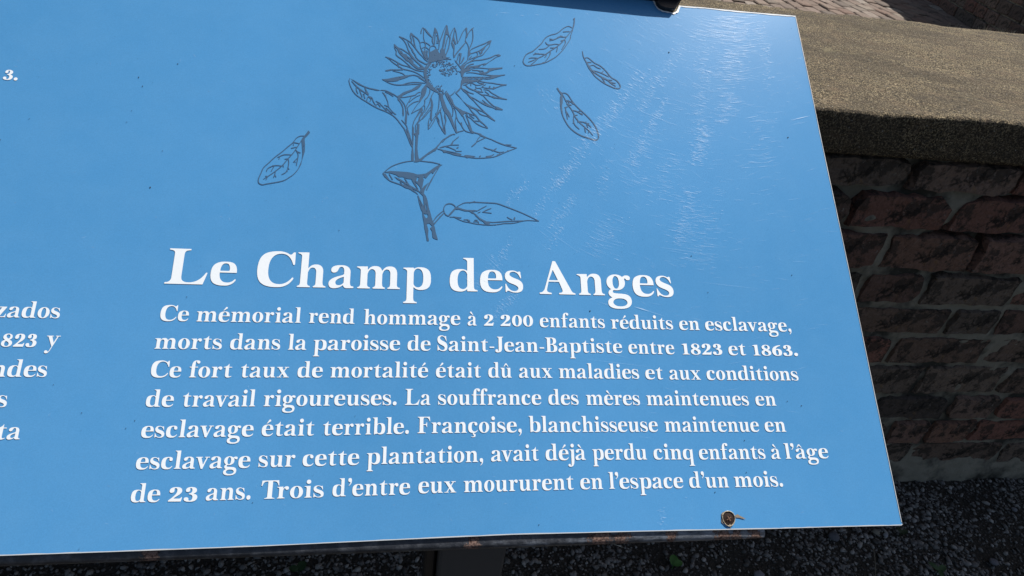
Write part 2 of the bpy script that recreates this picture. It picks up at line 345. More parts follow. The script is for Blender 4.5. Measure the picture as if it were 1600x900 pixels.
g('6', 96, [path("86,118 88,108 ~44,100 38,68 ~44,76 58,76 ~96,74 96,38 ~94,-3 50,-3 ~0,-2 0,50 ~4,112 86,118")], [path("36,40 ~36,64 50,65 ~62,64 62,34 ~62,6 50,6 ~37,6 36,40")])
g('8', 94, [oval(47, 90, 40, 30), oval(47, 31, 47, 34)], [path("34,96 ~34,112 50,112 ~66,111 66,92 ~65,80 58,73 ~34,84 34,96"), path("28,30 ~28,44 38,52 ~66,40 66,24 ~65,5 48,5 ~28,6 28,30")])
g('.', 42, [oval(22, 16, 19, 19, 2)])
g(',', 42, [path(COMMA)])
g('’', 44, [path(shift(' '.join((('~' if t[0]=='~' else '')+t.lstrip('~').split(',')[0]+','+str(float(t.split(',')[1])+122)) for t in COMMA.split()), 2))])
g('-', 56, [R_(4, 36, 54, 50)])
G['é'] = acc('e', ACUTE); G['è'] = acc('e', GRAVE, -4); G['ê'] = acc('e', CIRC)
G['à'] = acc('a', GRAVE, -6); G['â'] = acc('a', CIRC, -4); G['û'] = acc('u', CIRC, 10)
G['ç'] = (G['c'][0], G['c'][1] + [path(CED)], [])
TRACK = 11; SPACE = 50
KERN = {'Tr': -26, 'av': -12, 'va': -8, 'ff': -12, 'l’': -8, '’e': -6, '’â': -6, '’u': -4, 'fr': -4, 'fo': -6, 've': -6}

def march(gr, level):
    """polygons of the region gr > level on a grid, as verts + faces; solid cells merge into row runs"""
    H, W = gr.shape; ins = gr > level
    verts = []; faces = []; cache = {}
    def vtx(key, x, y):
        if key not in cache: cache[key] = len(verts); verts.append((x, y))
        return cache[key]
    code = ins[:-1, :-1] * 1 + ins[:-1, 1:] * 2 + ins[1:, 1:] * 4 + ins[1:, :-1] * 8
    for r in range(H - 1):
        row = code[r]; nz = np.nonzero(row)[0]
        if not len(nz): continue
        c = 0; run = None; last = None
        for c in nz:
            k = row[c]
            if k == 15:
                if run is None or c != last + 1:
                    if run is not None: faces.append([vtx((r, run, 0), run, r), vtx((r, last+1, 0), last+1, r), vtx((r+1, last+1, 0), last+1, r+1), vtx((r+1, run, 0), run, r+1)])
                    run = c
                last = c; continue
            cs = [(c, r), (c+1, r), (c+1, r+1), (c, r+1)]; poly = []
            for e in range(4):
                a = cs[e]; b = cs[(e+1) % 4]; ia = (k >> e) & 1; ib = (k >> ((e+1) % 4)) & 1
                if ia: poly.append(vtx((a[1], a[0], 0), a[0], a[1]))
                if ia != ib:
                    ga, gb = gr[a[1], a[0]], gr[b[1], b[0]]; t = (level - ga) / (gb - ga)
                    key = (min(a[1], b[1]), min(a[0], b[0]), 1 if a[1] == b[1] else 2)
                    poly.append(vtx(key, a[0] + (b[0]-a[0])*t, a[1] + (b[1]-a[1])*t))
            if len(poly) > 2: faces.append(poly)
        if run is not None: faces.append([vtx((r, run, 0), run, r), vtx((r, last+1, 0), last+1, r), vtx((r+1, last+1, 0), last+1, r+1), vtx((r+1, run, 0), run, r+1)])
    return np.array(verts, float).reshape(-1, 2), faces

GRES = 2.0; SUP = 5            # glyph grid step, supersampling
GX0, GY0 = -24.0, -72.0
_gm = {}
def glyph_mesh(ch, level=.5):
    if (ch, level) in _gm: return _gm[ch, level]
    w, adds, holes = G[ch]
    W = int((w + 60) / GRES) * SUP; H = int(250 / GRES) * SUP; k = SUP / GRES
    m = np.zeros((H, W), bool); T = lambda P: [((x - GX0) * k, (y - GY0) * k) for x, y in P]
    for p in adds: m |= fill_poly(m, T(p))
    for p in holes: m &= ~fill_poly(m, T(p))
    gr = m.reshape(H // SUP, SUP, W // SUP, SUP).mean(axis=(1, 3))
    # soft print edge: small blur so that corners round slightly
    v, f = march(np.pad(gr, 1), level)
    v = (v - 1 + .5) * GRES + np.array([GX0, GY0])
    _gm[ch, level] = (v, f)
    return v, f

# ---- where each word stands: text, then its start and end on the baseline
T=[("Le",256.6,443.3,368,446),("Champ",399.2,447.3,673.2,453),("des",702.5,454.8,818,457),("Anges",842.9,459.4,1053.5,464)]
L=[
[("Ce",249.1,501.6,294.1,501.8),("mémorial",306.2,502.3,470,504.5),("rend",482,504.5,554,506.1),("hommage",568,506.6,719.2,507.9),("à",730.7,508.6,744.9,508.8),("2",755.9,509,771.6,509.2),("200",781.8,509.4,833,510.2),("enfants",843.6,511.1,945.5,512.9),("réduits",955.1,513.5,1052.1,514.9),("en",1062,515.4,1093.5,515.8),("esclavage,",1102.5,516.2,1236.9,518.2)],
[("morts",240.5,545,346.3,545.8),("dans",358.9,546,437.6,546.3),("la",449.3,546.5,478.6,546.7),("paroisse",489,547,624.9,547.5),("de",636.6,547.7,672.6,548),("Saint-Jean-Baptiste",683.2,548.2,972.5,551.7),("entre",982.4,552.4,1054.1,553.6),("1823",1066,553.9,1129,554.5),("et",1139,554.9,1166,555.2),("1863.",1176.8,555.5,1247.2,556.2)],
[("Ce",234.4,589.8,282.1,589.8),("fort",294.1,589.8,361.6,589.8),("taux",375,589.8,451.3,589.8),("de",464.4,589.8,503.8,589.8),("mortalité",515.5,589.9,668.8,589.9),("était",681,589.9,751.6,589.9),("dû",763.1,590,799.8,590.2),("aux",811,590.3,863.2,590.6),("maladies",873.4,590.9,999,592),("et",1008.9,592.4,1036.4,592.8),("aux",1046.3,593,1095.3,593.4),("conditions",1104.8,593.6,1248.1,594.6)],
[("de",227,635.6,270.4,635.6),("travail",283.9,635.5,398.5,635),("rigoureuses.",411.1,634.8,619.8,632.9),("La",632.8,632.8,672.6,632.7),("souffrance",684.3,632.6,845.9,632.4),("des",857.1,632.4,904.4,632.6),("mères",916.2,632.7,1000.4,633),("maintenues",1010.7,633.2,1170.7,633.7),("en",1181.3,633.8,1213.2,633.9)],
[("esclavage",219.7,684.1,395.4,681.9),("était",408.3,681.3,490.4,680.5),("terrible.",503.9,680.3,639,677.6),("Françoise,",652,677,815.6,675.4),("blanchisseuse",826.4,675.2,1028.3,674.6),("maintenue",1039,674.6,1186.6,674.6),("en",1195.8,674.6,1228.6,674.6)],
[("esclavage",211.4,733.6,390.3,730.9),("sur",403.3,730,460.5,728.9),("cette",472.4,728.5,560.9,726.2),("plantation,",572.6,725.5,755.3,721.6),("avait",767.3,720.9,842,719.6),("déjà",852.8,719.3,915.5,718.4),("perdu",926,718.4,1011.3,718),("cinq",1021.8,717.9,1085.5,717.9),("enfants",1092.9,717.9,1196.6,717.1),("à",1205.7,717.1,1220.2,716.9),("l’âge",1227.3,716.9,1295,716)],
[("de",203.5,784.9,249,784.3),("23",262,783.8,307.7,783.4),("ans.",321.2,782,391.4,780.2),("Trois",406.7,779.8,505.7,776.8),("d’entre",519,775.9,640.6,772.4),("eux",653.6,770.8,712.8,769.4),("moururent",724.5,769,896.6,764.8),("en",907.1,764.4,942.5,764.1),("l’espace",951.7,763.8,1068,762.5),("d’un",1077.7,762.3,1139.3,761.6),("mois.",1148,761.1,1223.9,760.2)],
]

# ---------------------------------------------------------------- the line drawing, in strokes
# group: (x0, y0, scale, "strokes"); a stroke is "width x,y x,y ..."; F starts a filled shape, E an erased one
ART = {
'sunflower_drawing': [
(595, 35, 10, """
13 75,540 130,555 200,590 260,625 330,665 420,690 480,715
13 90,545 140,580 170,610 210,640 270,680 310,705 350,730 420,745 500,765 560,790 620,825 680,870
12 260,630 275,660 280,705
12 480,715 530,735 600,755 670,770
14 85,755 150,742 250,742 350,740
20 80,755 120,750 160,742
11 190,758 240,770 300,785 350,805 375,830
14 375,830 420,835 480,826 540,828 600,850 650,885 690,910
F 25,890 120,880 240,855 330,840 400,832 470,824 540,826 470,838 400,850 340,885 290,900 270,915 200,925 150,900
14 210,345 240,370 275,400 340,425 400,465 450,500 490,550 540,600 600,655 650,700 690,735
14 215,345 215,390 230,425 245,455 240,500 270,535 330,575 390,625 440,670 490,715 560,750 640,765
F 215,345 250,380 290,410 300,440 330,450 350,490 400,500 420,530 480,560 500,600 540,640 590,690 640,700 680,740 620,740 560,725 500,680 440,620 400,600 360,555 310,510 280,470 260,420 225,390
E 340,440 380,470 400,495 370,480
E 300,470 330,490 320,500
E 500,610 530,630 600,690 620,710 590,705 540,660 510,640
E 400,530 430,560 470,590 440,590
14 290,222 340,240 400,270 440,295 475,320 500,350 540,400 600,480 650,530 690,580 730,610
14 295,225 340,262 380,310 410,370 430,430 470,500 520,565 570,620 630,670 680,715
F 405,280 440,330 470,400 460,380 500,420 520,470 550,510 560,560 590,590 550,560 520,500 490,460 470,410 440,370 420,310
16 545,540 590,590 650,625 700,650 740,650
16 470,170 465,220 480,270 480,310
16 480,170 500,215 520,290 530,350 545,390
14 490,180 530,220 570,250 600,290 615,330
12 615,330 620,380 640,440 660,490 700,560 725,600
F 470,165 495,185 490,200 475,215 465,215
13 655,85 635,130 630,175
11 660,80 675,110 670,170 670,240 680,280 690,315
F 675,90 700,100 740,150 790,210 815,250 800,240 750,200 710,155 685,110
12 690,310 740,340 770,365
11 615,320 660,310 690,320 705,345
11 640,410 680,390 720,400 750,430
11 690,320 700,380 690,420 700,470
12 640,430 680,530 720,590
F 690,420 700,490 720,560 700,560 660,490 650,440 670,460
F 715,430 740,450 730,500 745,570 735,590 715,540 710,480
12 845,85 835,150 820,230 815,300 825,360
12 850,90 880,150 900,230 910,290 915,350 905,420
F 845,85 870,110 885,150 860,180 855,250 845,350 830,360 840,260 845,180 840,120
12 870,200 890,240 880,300 895,330
12 870,330 890,300
12 815,230 805,270 810,320
F 1030,40 1045,60 1055,130 1070,200 1090,250 1080,260 1050,200 1020,190 1010,260 1000,330 980,400 970,450 935,490 960,380 975,290 990,220 1005,150 1020,90
13 1025,45 990,120 960,200 930,280 915,330 910,400
14 1090,240 1075,330 1050,430 1020,500 1005,560
12 1050,230 1030,300 1015,360 1000,440
F 750,440 760,450 780,460 820,440 860,410 890,420 905,470 930,490 930,430 950,400 975,420 1000,420 1005,480 1010,540 1060,550 1090,540 1060,560 990,575 940,600 890,590 840,610 790,625 750,640 700,720 670,760 690,700 730,640 745,590 755,520
E 835,505 850,525 838,520
E 955,530 970,550 960,555
13 765,440 765,400 790,375 820,368 850,380 865,410
F 680,730 720,700 760,640 800,630 760,690 725,740 715,800 730,870 740,905 700,905 680,850 670,790
12 910,600 890,610 860,600 820,620
16 735,655 790,660 10,10 E
""".replace("16 735,655 790,660 10,10 E", "12 860,605 900,610 920,640") ),
(690, 35, 10, """
12 200,85 170,130 140,200 130,240
12 205,90 225,150 235,220 245,280 250,330
F 205,85 215,110 205,160 195,230 215,290 235,340 215,350 190,300 180,270 175,320 205,360 205,420 195,500 215,540 190,560 180,500 185,420 160,360 150,320 170,260 190,170
13 130,240 125,320 110,400 90,460 60,520
12 250,330 290,250 330,160 380,90
F 385,80 400,90 400,130 405,180 395,220 380,260 380,310 365,300 375,240 385,170 375,120
12 395,240 420,170 460,120 500,85
F 500,85 490,110 480,130 470,110 440,130 470,95
14 485,120 490,180 490,250 475,320 450,380 430,420
18 380,310 330,370 280,430 230,490 200,540
13 380,300 410,350 425,410 420,470 415,540 400,600 340,650 300,690
F 425,400 440,420 435,460 460,480 450,510 430,530 415,500 420,450
13 435,460 470,420 530,390 600,360 680,330 730,300 775,285
F 780,285 775,310 740,340 700,370 670,420 640,450 640,480 610,500 595,510 605,490 620,440 660,400 700,360 720,320 750,300
13 460,490 520,470 580,450 640,410 700,360
12 760,330 740,390 690,450 640,510 560,540 480,590 420,630
12 550,470 565,500 550,530 510,550 430,580
12 590,460 605,490
12 470,530 440,560 430,590
14 400,640 500,600 600,590 700,570 780,545 840,515 900,505
F 840,515 890,500 930,515 915,530 860,545 820,575 760,610 700,655 640,685 660,660 720,630 780,590 830,550 880,525 870,520
13 390,690 450,660 500,650
13 340,740 400,700 480,690 560,680 620,660 680,645
F 350,740 420,700 500,690 560,680 640,650 600,690 540,715 480,730 440,760 390,770 350,790
11 480,710 560,710 640,715 730,725
F 730,718 830,712 950,705 955,722 870,735 820,745 760,765 730,790 680,805 620,800 590,790 640,775 700,760 740,740
13 480,750 550,750 600,760 650,760
12 600,770 620,810 680,810
13 390,790 460,785 540,795 620,810 700,820 780,830 880,830 990,820
F 880,828 940,820 995,815 990,828 940,835 860,860 800,880 740,890 640,895 560,910 450,910 330,905 320,880 350,865 420,850 500,850 560,870 640,850 720,850 780,840
E 540,862 580,860 570,872 545,875
E 620,868 650,865 640,880
E 400,866 470,860 460,872 410,878
E 480,866 530,864 520,876 490,880
E 570,872 612,866 600,884 580,886
E 660,858 684,855 676,872 660,878
E 700,874 760,856 770,862 720,880
E 430,888 520,884 600,890 540,898 440,900
E 640,884 700,880 690,888 645,892
E 420,726 500,702 520,706 450,734
E 560,694 610,676 616,680 580,694
E 660,770 720,752 715,768 670,786
E 360,870 380,866 370,880
E 690,865 720,862 700,875
12 310,490 300,540 290,600 280,650
12 350,540 330,600 300,640
13 265,500 255,560 235,610
F 270,480 300,480 310,510 295,560 290,640 280,660 275,590 285,530
F 345,540 358,560 330,620 300,650 315,600
F 200,580 240,620 260,650 300,690 340,670 390,640 420,620 380,670 350,720 380,760 350,800 330,860 310,850 300,800 290,760 310,740 280,700 250,660 220,620
12 20,565 60,580 120,575 150,580
"""),
(595, 120, 10, """
F 25,42 70,35 180,30 260,15 300,15 350,15 400,0 440,0 360,30 300,45 250,65 190,78 130,75 80,60
E 285,5 310,15 295,22
13 25,40 80,70 150,105 230,125 330,128 400,105 480,90 560,88 640,95 700,100
11 330,130 420,125 500,118 580,118 640,120
F 570,0 640,30 690,70 720,90 760,110 800,150 850,200 900,235 940,260 900,255 850,235 800,210 760,180 720,150 700,120 720,100 690,80 640,45 590,15
F 680,0 720,0 740,60 780,110 830,170 870,210 850,230 800,190 740,130 700,60
F 640,120 560,145 480,200 400,225 340,250 290,290 260,300 270,345 330,325 350,290 420,255 500,225 580,190 620,150
13 330,325 400,315 480,300 540,285 580,250 620,240
F 710,110 680,150 645,190 630,250 635,280 615,330 600,380 590,420 620,390 660,330 690,290 710,240 720,180
12 480,305 450,370 420,420 400,460 395,500
11 620,285 560,310 500,350 450,395
13 590,380 520,400 460,440 420,480
11 600,400 560,450 520,510 480,575
11 480,575 540,540 600,510 640,480 680,440
14 770,180 765,250 730,320 690,360 690,400 680,440
13 830,240 800,290 780,350 760,420 730,480 690,550
F 790,330 810,380 820,450 805,540 800,640 800,700 780,680 770,620 780,540 785,440
12 775,340 790,330
12 910,250 915,330 910,420 900,500 880,560
F 920,250 970,270 975,330 1000,400 1030,480 1060,540 1100,610 1100,690 1060,620 1010,540 980,470 950,420 930,350
12 1010,270 1040,330 1080,400 1100,440
12 680,440 690,490 670,550 650,600
F 650,480 600,530 570,590 540,640 510,700 495,760 490,900 520,900 520,800 505,770 525,700 560,640 590,600 620,560 660,530
12 780,470 730,540 690,590 640,660 610,690
12 785,510 740,560 700,610 650,660
F 640,540 620,590 600,630 590,680 560,720 575,740 610,700 620,640 650,600 660,560
14 600,680 570,720 545,760
F 570,740 605,740 600,900 570,900 565,820
11 545,770 545,860
12 760,650 745,730 745,820
12 800,690 770,740 750,780
12 745,820 780,780 830,700 870,620 930,540 945,480
12 870,620 860,570
12 800,690 850,620 900,560 920,520
13 870,620 890,690 920,760 960,820 1010,890
11 880,620 910,680 915,740
12 930,520 945,590 960,680 980,780 985,860
13 1005,540 1000,620 1015,690 1000,780 1015,890
12 960,450 990,530 1005,550
"""),
(690, 120, 10, """
F 310,50 340,50 400,60 520,60 600,60 640,75 560,75 480,85 420,85 360,100 330,120 310,170 290,190 300,130
F 320,60 600,45 760,30 880,0 320,0
E 330,15 345,25 350,10
E 440,10 470,8 450,20
12 600,70 700,90 800,100 880,115 1015,125
F 900,122 1018,120 1018,132 940,145 860,175 820,195 760,190 700,185 640,170 600,150 660,165 740,175 800,180 860,160 940,135
12 560,80 600,100 660,110 600,130
12 370,120 420,100 480,100 540,130 600,130
12 690,120 640,150
20 750,155 756,155
20 815,165 825,170
14 345,130 390,120 420,90
13 380,130 420,170 480,200 540,220 600,235 650,240
F 370,130 430,180 500,205 550,225 600,260 650,280 640,300 580,260 530,230 440,195 390,160
12 530,150 545,180 520,195
12 540,180 600,180 625,200 625,240
12 460,110 460,140
12 680,230 740,275
12 660,200 730,210 780,250 850,290 930,330 1020,355
F 780,290 850,320 930,330 1020,348 1020,360 900,345 830,335
13 650,280 720,290 780,310 830,335
13 650,290 700,350 760,410 820,460 880,480 955,515
F 840,480 880,475 955,510 950,522 870,515
12 450,310 520,345 600,395 660,430 740,465 800,480 860,515
F 600,370 640,400 740,440 790,470 820,490 740,465 640,410
13 640,365 720,430 780,465
20 310,175 350,220 400,260 440,310 500,370
14 500,370 560,440 620,500 680,560 740,610 835,690
12 340,190 390,220 430,245 500,268
F 215,240 250,270 300,330 340,380 400,430 480,470 560,500 640,540 720,590 780,640 835,685 780,640 720,600 640,550 560,520 580,560 520,510 440,480 460,500 400,460 350,400 290,330 220,260
12 560,530 600,580 660,605 720,620 780,660 835,690
16 430,480 480,550 540,610 600,690 660,740 720,800
12 100,290 130,300 180,265 210,230
20 230,245 270,210 310,160
F 170,450 220,460 280,500 350,540 420,580 380,560 400,600 370,570 340,600 320,620 290,570 240,510 190,470
12 350,540 420,570 500,600 550,620 600,690
12 400,570 410,620 460,650 500,690 560,740 640,780 720,805
12 500,690 550,690 590,700
11 450,600 480,630 510,650
11 440,590 450,620
F 320,600 345,650 380,720 410,780 440,840 480,880 500,885 470,830 450,760 420,690 390,630 370,590 400,660 420,720 430,780 400,740 370,680 350,620
13 380,600 420,690 450,770 480,860
F 0,280 20,280 20,350 50,420 90,500 140,570 165,650 200,750 240,880 225,880 180,790 140,700 100,620 60,560 20,470 0,440
14 70,260 110,350 150,430 180,520 170,620
F 90,240 130,300 170,360 190,420 230,480 190,470 150,400 110,320 75,270
12 190,480 220,540 230,620 215,700 225,780 240,880
12 230,610 260,690 300,740 340,810 380,850 440,870 500,885
12 310,715 320,770
12 240,865 290,855 345,842
14 500,870 560,885 620,900
12 50,530 60,620 70,690 50,780 65,890
12 0,600 20,720 40,860 60,895
12 0,820 50,890
12 20,280 60,250
"""),
(540, 115, 9, """
13 60,70 50,100 60,150 90,220 140,290 220,350 300,400 400,460 480,500 560,530 620,560 680,600 730,650 790,730 850,810 900,900
F 60,68 110,90 180,130 250,170 330,200 430,220 500,240 440,240 330,215 260,190 180,155 110,100
13 500,235 560,240 620,265 680,295 730,330
12 560,260 610,280 670,320
F 510,255 550,280 560,310 575,280 570,320 600,400 610,470 660,530 720,580 690,575 640,520 600,470 590,400 560,330
15 90,110 140,165 200,220 260,260 320,300
11 150,190 155,240 175,280
12 195,220 215,280 235,330
F 265,200 280,200 300,240 330,290 320,310 290,270
12 320,320 370,340 390,390 420,440
12 245,295 260,290 265,330 275,350
12 300,380 310,340 330,330 360,360 345,390
12 430,460 440,430 460,430 490,470
11 430,390 490,420
11 490,430 540,480 580,520
11 550,445 610,470
11 570,480 620,530 660,560
F 730,340 770,350 760,380 800,430 820,500 825,580 810,610 800,560 800,480 770,410 735,370
12 770,360 820,420 840,470 850,540
F 845,520 870,540 865,640 860,710 840,700 835,640 845,580
12 870,480 875,530 890,580
12 790,655 830,700 860,740 880,810 910,890
"""),
(590, 200, 9, """
18 370,0 400,60 430,130 465,220 485,260
14 410,10 440,90 470,170 490,220
F 490,0 515,0 510,90 505,200 500,280 510,380 510,470 475,470 475,380 485,280 490,160
F 555,0 583,0 572,120 560,280 570,380 580,430 600,440 610,465 560,480 510,480 530,440 525,380 530,250 535,120 510,80 545,60
F 590,440 640,400 720,340 800,290 840,280 820,320 760,340 680,400 610,465
12 830,280 870,230 915,170
12 915,200 960,150 1010,115 1060,90 1080,88
12 75,640 130,590 200,540 300,500 400,475 480,465
12 610,465 700,475 780,485 880,510
F 100,620 180,605 300,612 420,620 500,635 560,655 620,650 680,640 740,600 800,555 860,520 915,515 880,540 860,570 830,580 800,620 780,645 760,625 720,660 690,700 670,710 660,690 640,700 650,740 630,760 620,720 605,780 620,860 640,900 600,900 610,830 580,780 540,760 570,750 580,700 560,690 540,750 500,740 480,720 420,715 360,690 300,690 260,660 180,635 120,630
E 530,680 550,685 545,700
E 640,670 655,660 640,700
F 70,640 110,640 150,700 180,750 140,720 100,690
12 80,650 120,700 180,745 260,775 330,800 400,840 450,855 520,900
12 165,650 210,725
F 230,680 300,710 370,750 430,790 480,840 560,880 620,900 580,900 500,860 430,810 360,770 280,725
14 380,705 420,770 460,830
13 480,720 520,790 570,860
12 320,760 350,800
12 380,770 390,810
12 540,760 590,810 610,850
13 860,560 800,660 740,760 690,870
F 720,765 690,790 650,820 640,900 680,840
"""),
(630, 280, 9, """
12 0,40 60,70 140,120 200,150 240,190 280,230
F 0,70 60,90 130,140 190,190 215,220 200,215 130,155 60,130 0,90
12 30,0 70,70 110,125
12 130,0 170,60 200,130
13 150,20 210,50 240,100
F 210,0 290,0 280,60 270,110 260,130 290,110 330,70 360,50 330,100 300,160 290,200 320,240 340,290 350,340 360,400 380,460 400,540 420,600 440,630 430,640 445,680 460,760 490,855 440,840 415,820 410,780 405,730 380,690 410,660 370,620 330,630 345,680 355,720 350,800 365,870 335,870 320,780 300,690 290,600 275,530 270,460 250,425 225,340 210,270 200,230 215,230 250,310 290,380 300,440 290,330 280,240 250,180 250,100
E 225,290 240,310 260,380 255,390
E 320,330 330,400 330,470 315,400
E 285,480 310,490 340,490 350,515 340,545 320,550 300,520
14 410,0 370,70 330,150
14 420,600 460,540 510,490 560,450
F 440,640 430,620 460,590 510,530 560,480 575,470 580,480 520,545 470,600
13 580,470 570,420 590,370 620,350 670,345 720,370 740,400
13 580,470 600,500 635,520
22 740,405 700,450 640,515
"""),
(670, 190, 10.667, """
12 120,430 170,380 230,310 300,265 370,220 440,215
12 205,350 240,305
12 470,190 520,165 580,152
F 120,430 150,440 130,470 80,500 0,550 0,520 60,470
F 175,435 240,410 330,395 370,385 400,380 340,405 260,425 200,440
12 350,395 400,390 500,390
F 355,390 385,345 400,320 415,330 395,385 375,395
12 390,350 430,310 500,255
12 150,455 220,475 320,495 420,515 540,545
F 150,450 240,470 290,500 400,530 480,535 550,550 500,570 400,550 300,520 250,520 230,490
13 400,550 500,570 600,585 700,600 800,610 900,608 1000,600 1100,585 1180,555 1280,510 1370,475 1465,440
12 290,420 340,430 400,455 450,480
11 450,495 545,495
20 475,438 488,430
F 590,560 650,560 720,570 790,580 740,590 680,600 640,610 610,590
18 850,582 860,575
F 950,575 1000,570 1060,560 1040,590 990,600 960,590
11 1060,560 1085,545
14 920,430 980,455 1060,475 1140,505 1190,515 1250,503
14 1060,490 1125,450
13 1190,515 1180,545 1140,555
12 720,160 780,190 830,205
F 820,205 880,220 960,260 1030,290 1100,320 1030,300 960,275 880,250
14 1030,290 1120,335 1220,375 1310,405 1465,440
11 1280,385 1375,390
12 870,235 820,290 795,345
18 790,355 755,385 720,415
12 790,345 860,310 950,265
11 1315,480 1330,495
"""),
(690, 300, 10, """
13 240,230 300,195 360,170 430,165 520,160 600,163 700,168 830,175 900,190 980,220 1100,265 1250,325 1380,385 1520,455
12 440,170 520,148
F 210,240 260,240 330,265 420,285 500,300 560,320 520,310 440,305 360,300 280,275 210,275
12 420,285 500,290 550,295
12 550,300 620,260 700,218
12 640,315 700,285 775,255
11 640,315 710,322 780,332
11 570,325 605,312
F 430,300 480,310 540,350 590,400 640,430 700,460 780,475 740,490 760,510 700,505 640,480 600,440 550,390 500,350
E 480,330 510,345 540,375 510,360
E 600,430 640,460 680,490 640,480
12 130,390 200,395 260,425 350,460 430,475 520,495 600,505 700,515 800,515 900,505 980,492 1080,490 1160,480 1260,455 1360,445 1520,455
13 720,465 800,475 900,468 1000,460 1120,455 1260,450
12 560,440 520,440
12 500,465 570,465 580,490
F 340,430 400,425 440,440 450,465 420,460 400,440 350,438
F 180,380 250,392 315,400 310,412 240,405 180,398
12 1025,392 1060,415 1105,435
22 1142,405 1138,425
"""),
],
'small_leaf_drawing': [
(810, 20, 10, """
13 835,235 800,215 760,215 710,240 670,270 630,305 580,330 500,350 440,380 400,420 370,470 330,510 280,555 220,605 150,635 110,670 85,720 75,770 100,810 140,827 200,825 280,810 360,795 430,775 500,740 570,700 620,660 670,610 720,550 780,460 810,410 820,350 845,280 860,200
F 855,95 885,75 882,130 875,200 855,260 845,240 860,180 865,120
14 845,260 800,320 750,380 700,440 640,500 580,545 510,590 440,640 370,680 310,710 260,760 200,810
12 800,295 750,295 700,300
13 750,380 700,378 650,375 610,385
13 650,380 590,405 540,425 490,435
11 490,408 530,415
12 640,498 580,490 520,500 490,505 420,560 320,572
12 500,505 450,495 425,462
12 580,545 540,550 500,548
13 420,650 350,645 290,640 260,630
11 290,640 235,655
12 310,710 250,705 200,705 165,715
12 280,715 230,745 160,770
12 440,640 435,670 415,695
13 500,600 495,650 470,700 430,750
12 610,540 605,580 595,610
13 730,430 735,470 710,520 680,570
12 720,425 690,435 665,440
12 660,360 690,375
11 430,770 380,780
"""),
(860, 70, 5.806, """
8 315,120 340,118 370,140 400,165 450,190 480,215 510,245 550,295 600,325 625,355 635,380 625,396 590,395 540,375 490,350 440,315 400,280 370,240 345,205 325,160
9 290,60 297,100 310,130 330,165 350,195 380,235 420,265 460,290 510,315 545,345 590,375
7 335,160 370,160
7 350,195 390,185 420,205 455,218
7 390,235 430,245 460,255 480,240
7 450,252 490,270 530,290
7 460,290 480,320 495,345
7 480,310 530,320 560,322
7 510,320 550,340 590,350
7 540,345 570,365
7 400,245 395,265
9 105,440 130,438 160,455 190,500 220,540 270,590 330,645 380,700 410,745 432,800 437,840 425,860 395,862 340,845 280,825 220,790 170,745 140,700 115,650 100,600 92,540 92,470
F 55,395 68,388 85,420 105,435 110,460 112,520 105,560 112,620 120,660 105,620 92,560 88,500 95,455 75,425
8 110,450 130,490 160,545 190,585 210,620 225,655 260,700 310,745 350,780 385,820
8 140,505 180,515 210,540
8 150,540 190,548
8 160,505 170,530
8 160,560 140,575 142,610 150,640 155,675
7 145,605 160,630 172,655
7 160,560 130,570
8 200,595 240,605 290,635 280,620
7 250,605 280,600
8 215,625 210,690 225,730 262,765
7 215,690 205,710
7 220,640 245,638
8 245,675 252,705
8 255,695 310,705 350,730 370,750
7 310,705 325,700
7 330,725 340,750
7 315,710 350,715
8 310,745 315,775 320,795
7 350,780 345,800
"""),
(380, 180, 7.5, """
10 715,245 670,245 625,270 580,325 520,375 450,435 370,495 300,560 240,615 210,680 180,750 185,795 225,815 280,805 400,785 480,765 540,730 590,695 640,640 680,570
F 765,180 785,205 750,245 720,275 725,350 722,430 700,500 680,570 640,640 660,590 690,520 695,450 690,360 685,300 705,255 735,220
E 708,350 715,380 708,410
10 700,265 670,320 630,380 590,440 550,485 510,530 460,590 400,640 340,685 270,730 240,750
9 660,335 620,325 585,325 530,370
9 625,375 600,380 565,388
9 590,340 590,355
10 560,465 500,462 460,470 405,495
9 430,490 420,515
9 530,510 490,515
9 615,405 640,430 672,442
10 620,410 645,460 640,510 630,560 625,590
9 640,500 600,540 590,552
9 605,540 612,555
10 530,515 535,560 525,620 500,670 455,695
9 525,615 540,635
9 515,640 518,660
10 450,595 400,590 350,595 290,625 275,660
9 365,600 345,630 330,658
9 350,600 348,590
9 470,580 472,610
10 380,660 370,700 358,730
9 370,695 385,725
9 290,720 265,715
9 290,720 270,755
"""),
]}

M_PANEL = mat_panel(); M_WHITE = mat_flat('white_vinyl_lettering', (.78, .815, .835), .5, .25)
M_INK = mat_flat('slate_blue_ink', (.050, .108, .192), .6, .12)
M_EDGE = mat_flat('pale_panel_edge', (.50, .53, .55), .5, .3)
M_SCR = mat_scratch_glint('fine_scratch_glint', .17); M_SCR2 = mat_scratch_glint('bright_scratch_glint', .40)
SIGN_O = (0.04, 0.34, 0.0); RAIL_OX = -SIGN_O[0]
M_RAIL = mat_rail(); M_BLACK = mat_flat('black_painted_steel', (.012, .012, .014), .45, .4)
M_POST = mat_flat('dark_grey_painted_steel', (.055, .057, .062), .55, .35)
M_BRICK = mat_brick('old_wall_brick', 1.22); M_BRICK2 = mat_brick('far_wall_brick', 1.15); M_MORTAR = mat_mortar(); M_COPING = mat_coping()
M_SOIL = mat_soil(); M_STONE = mat_stone(); M_PAVE = mat_pave()

def fbm(x, y, z=0.0, o=4):
    return noise.fractal(Vector((x, y, z)), 0.9, 2.0, o)

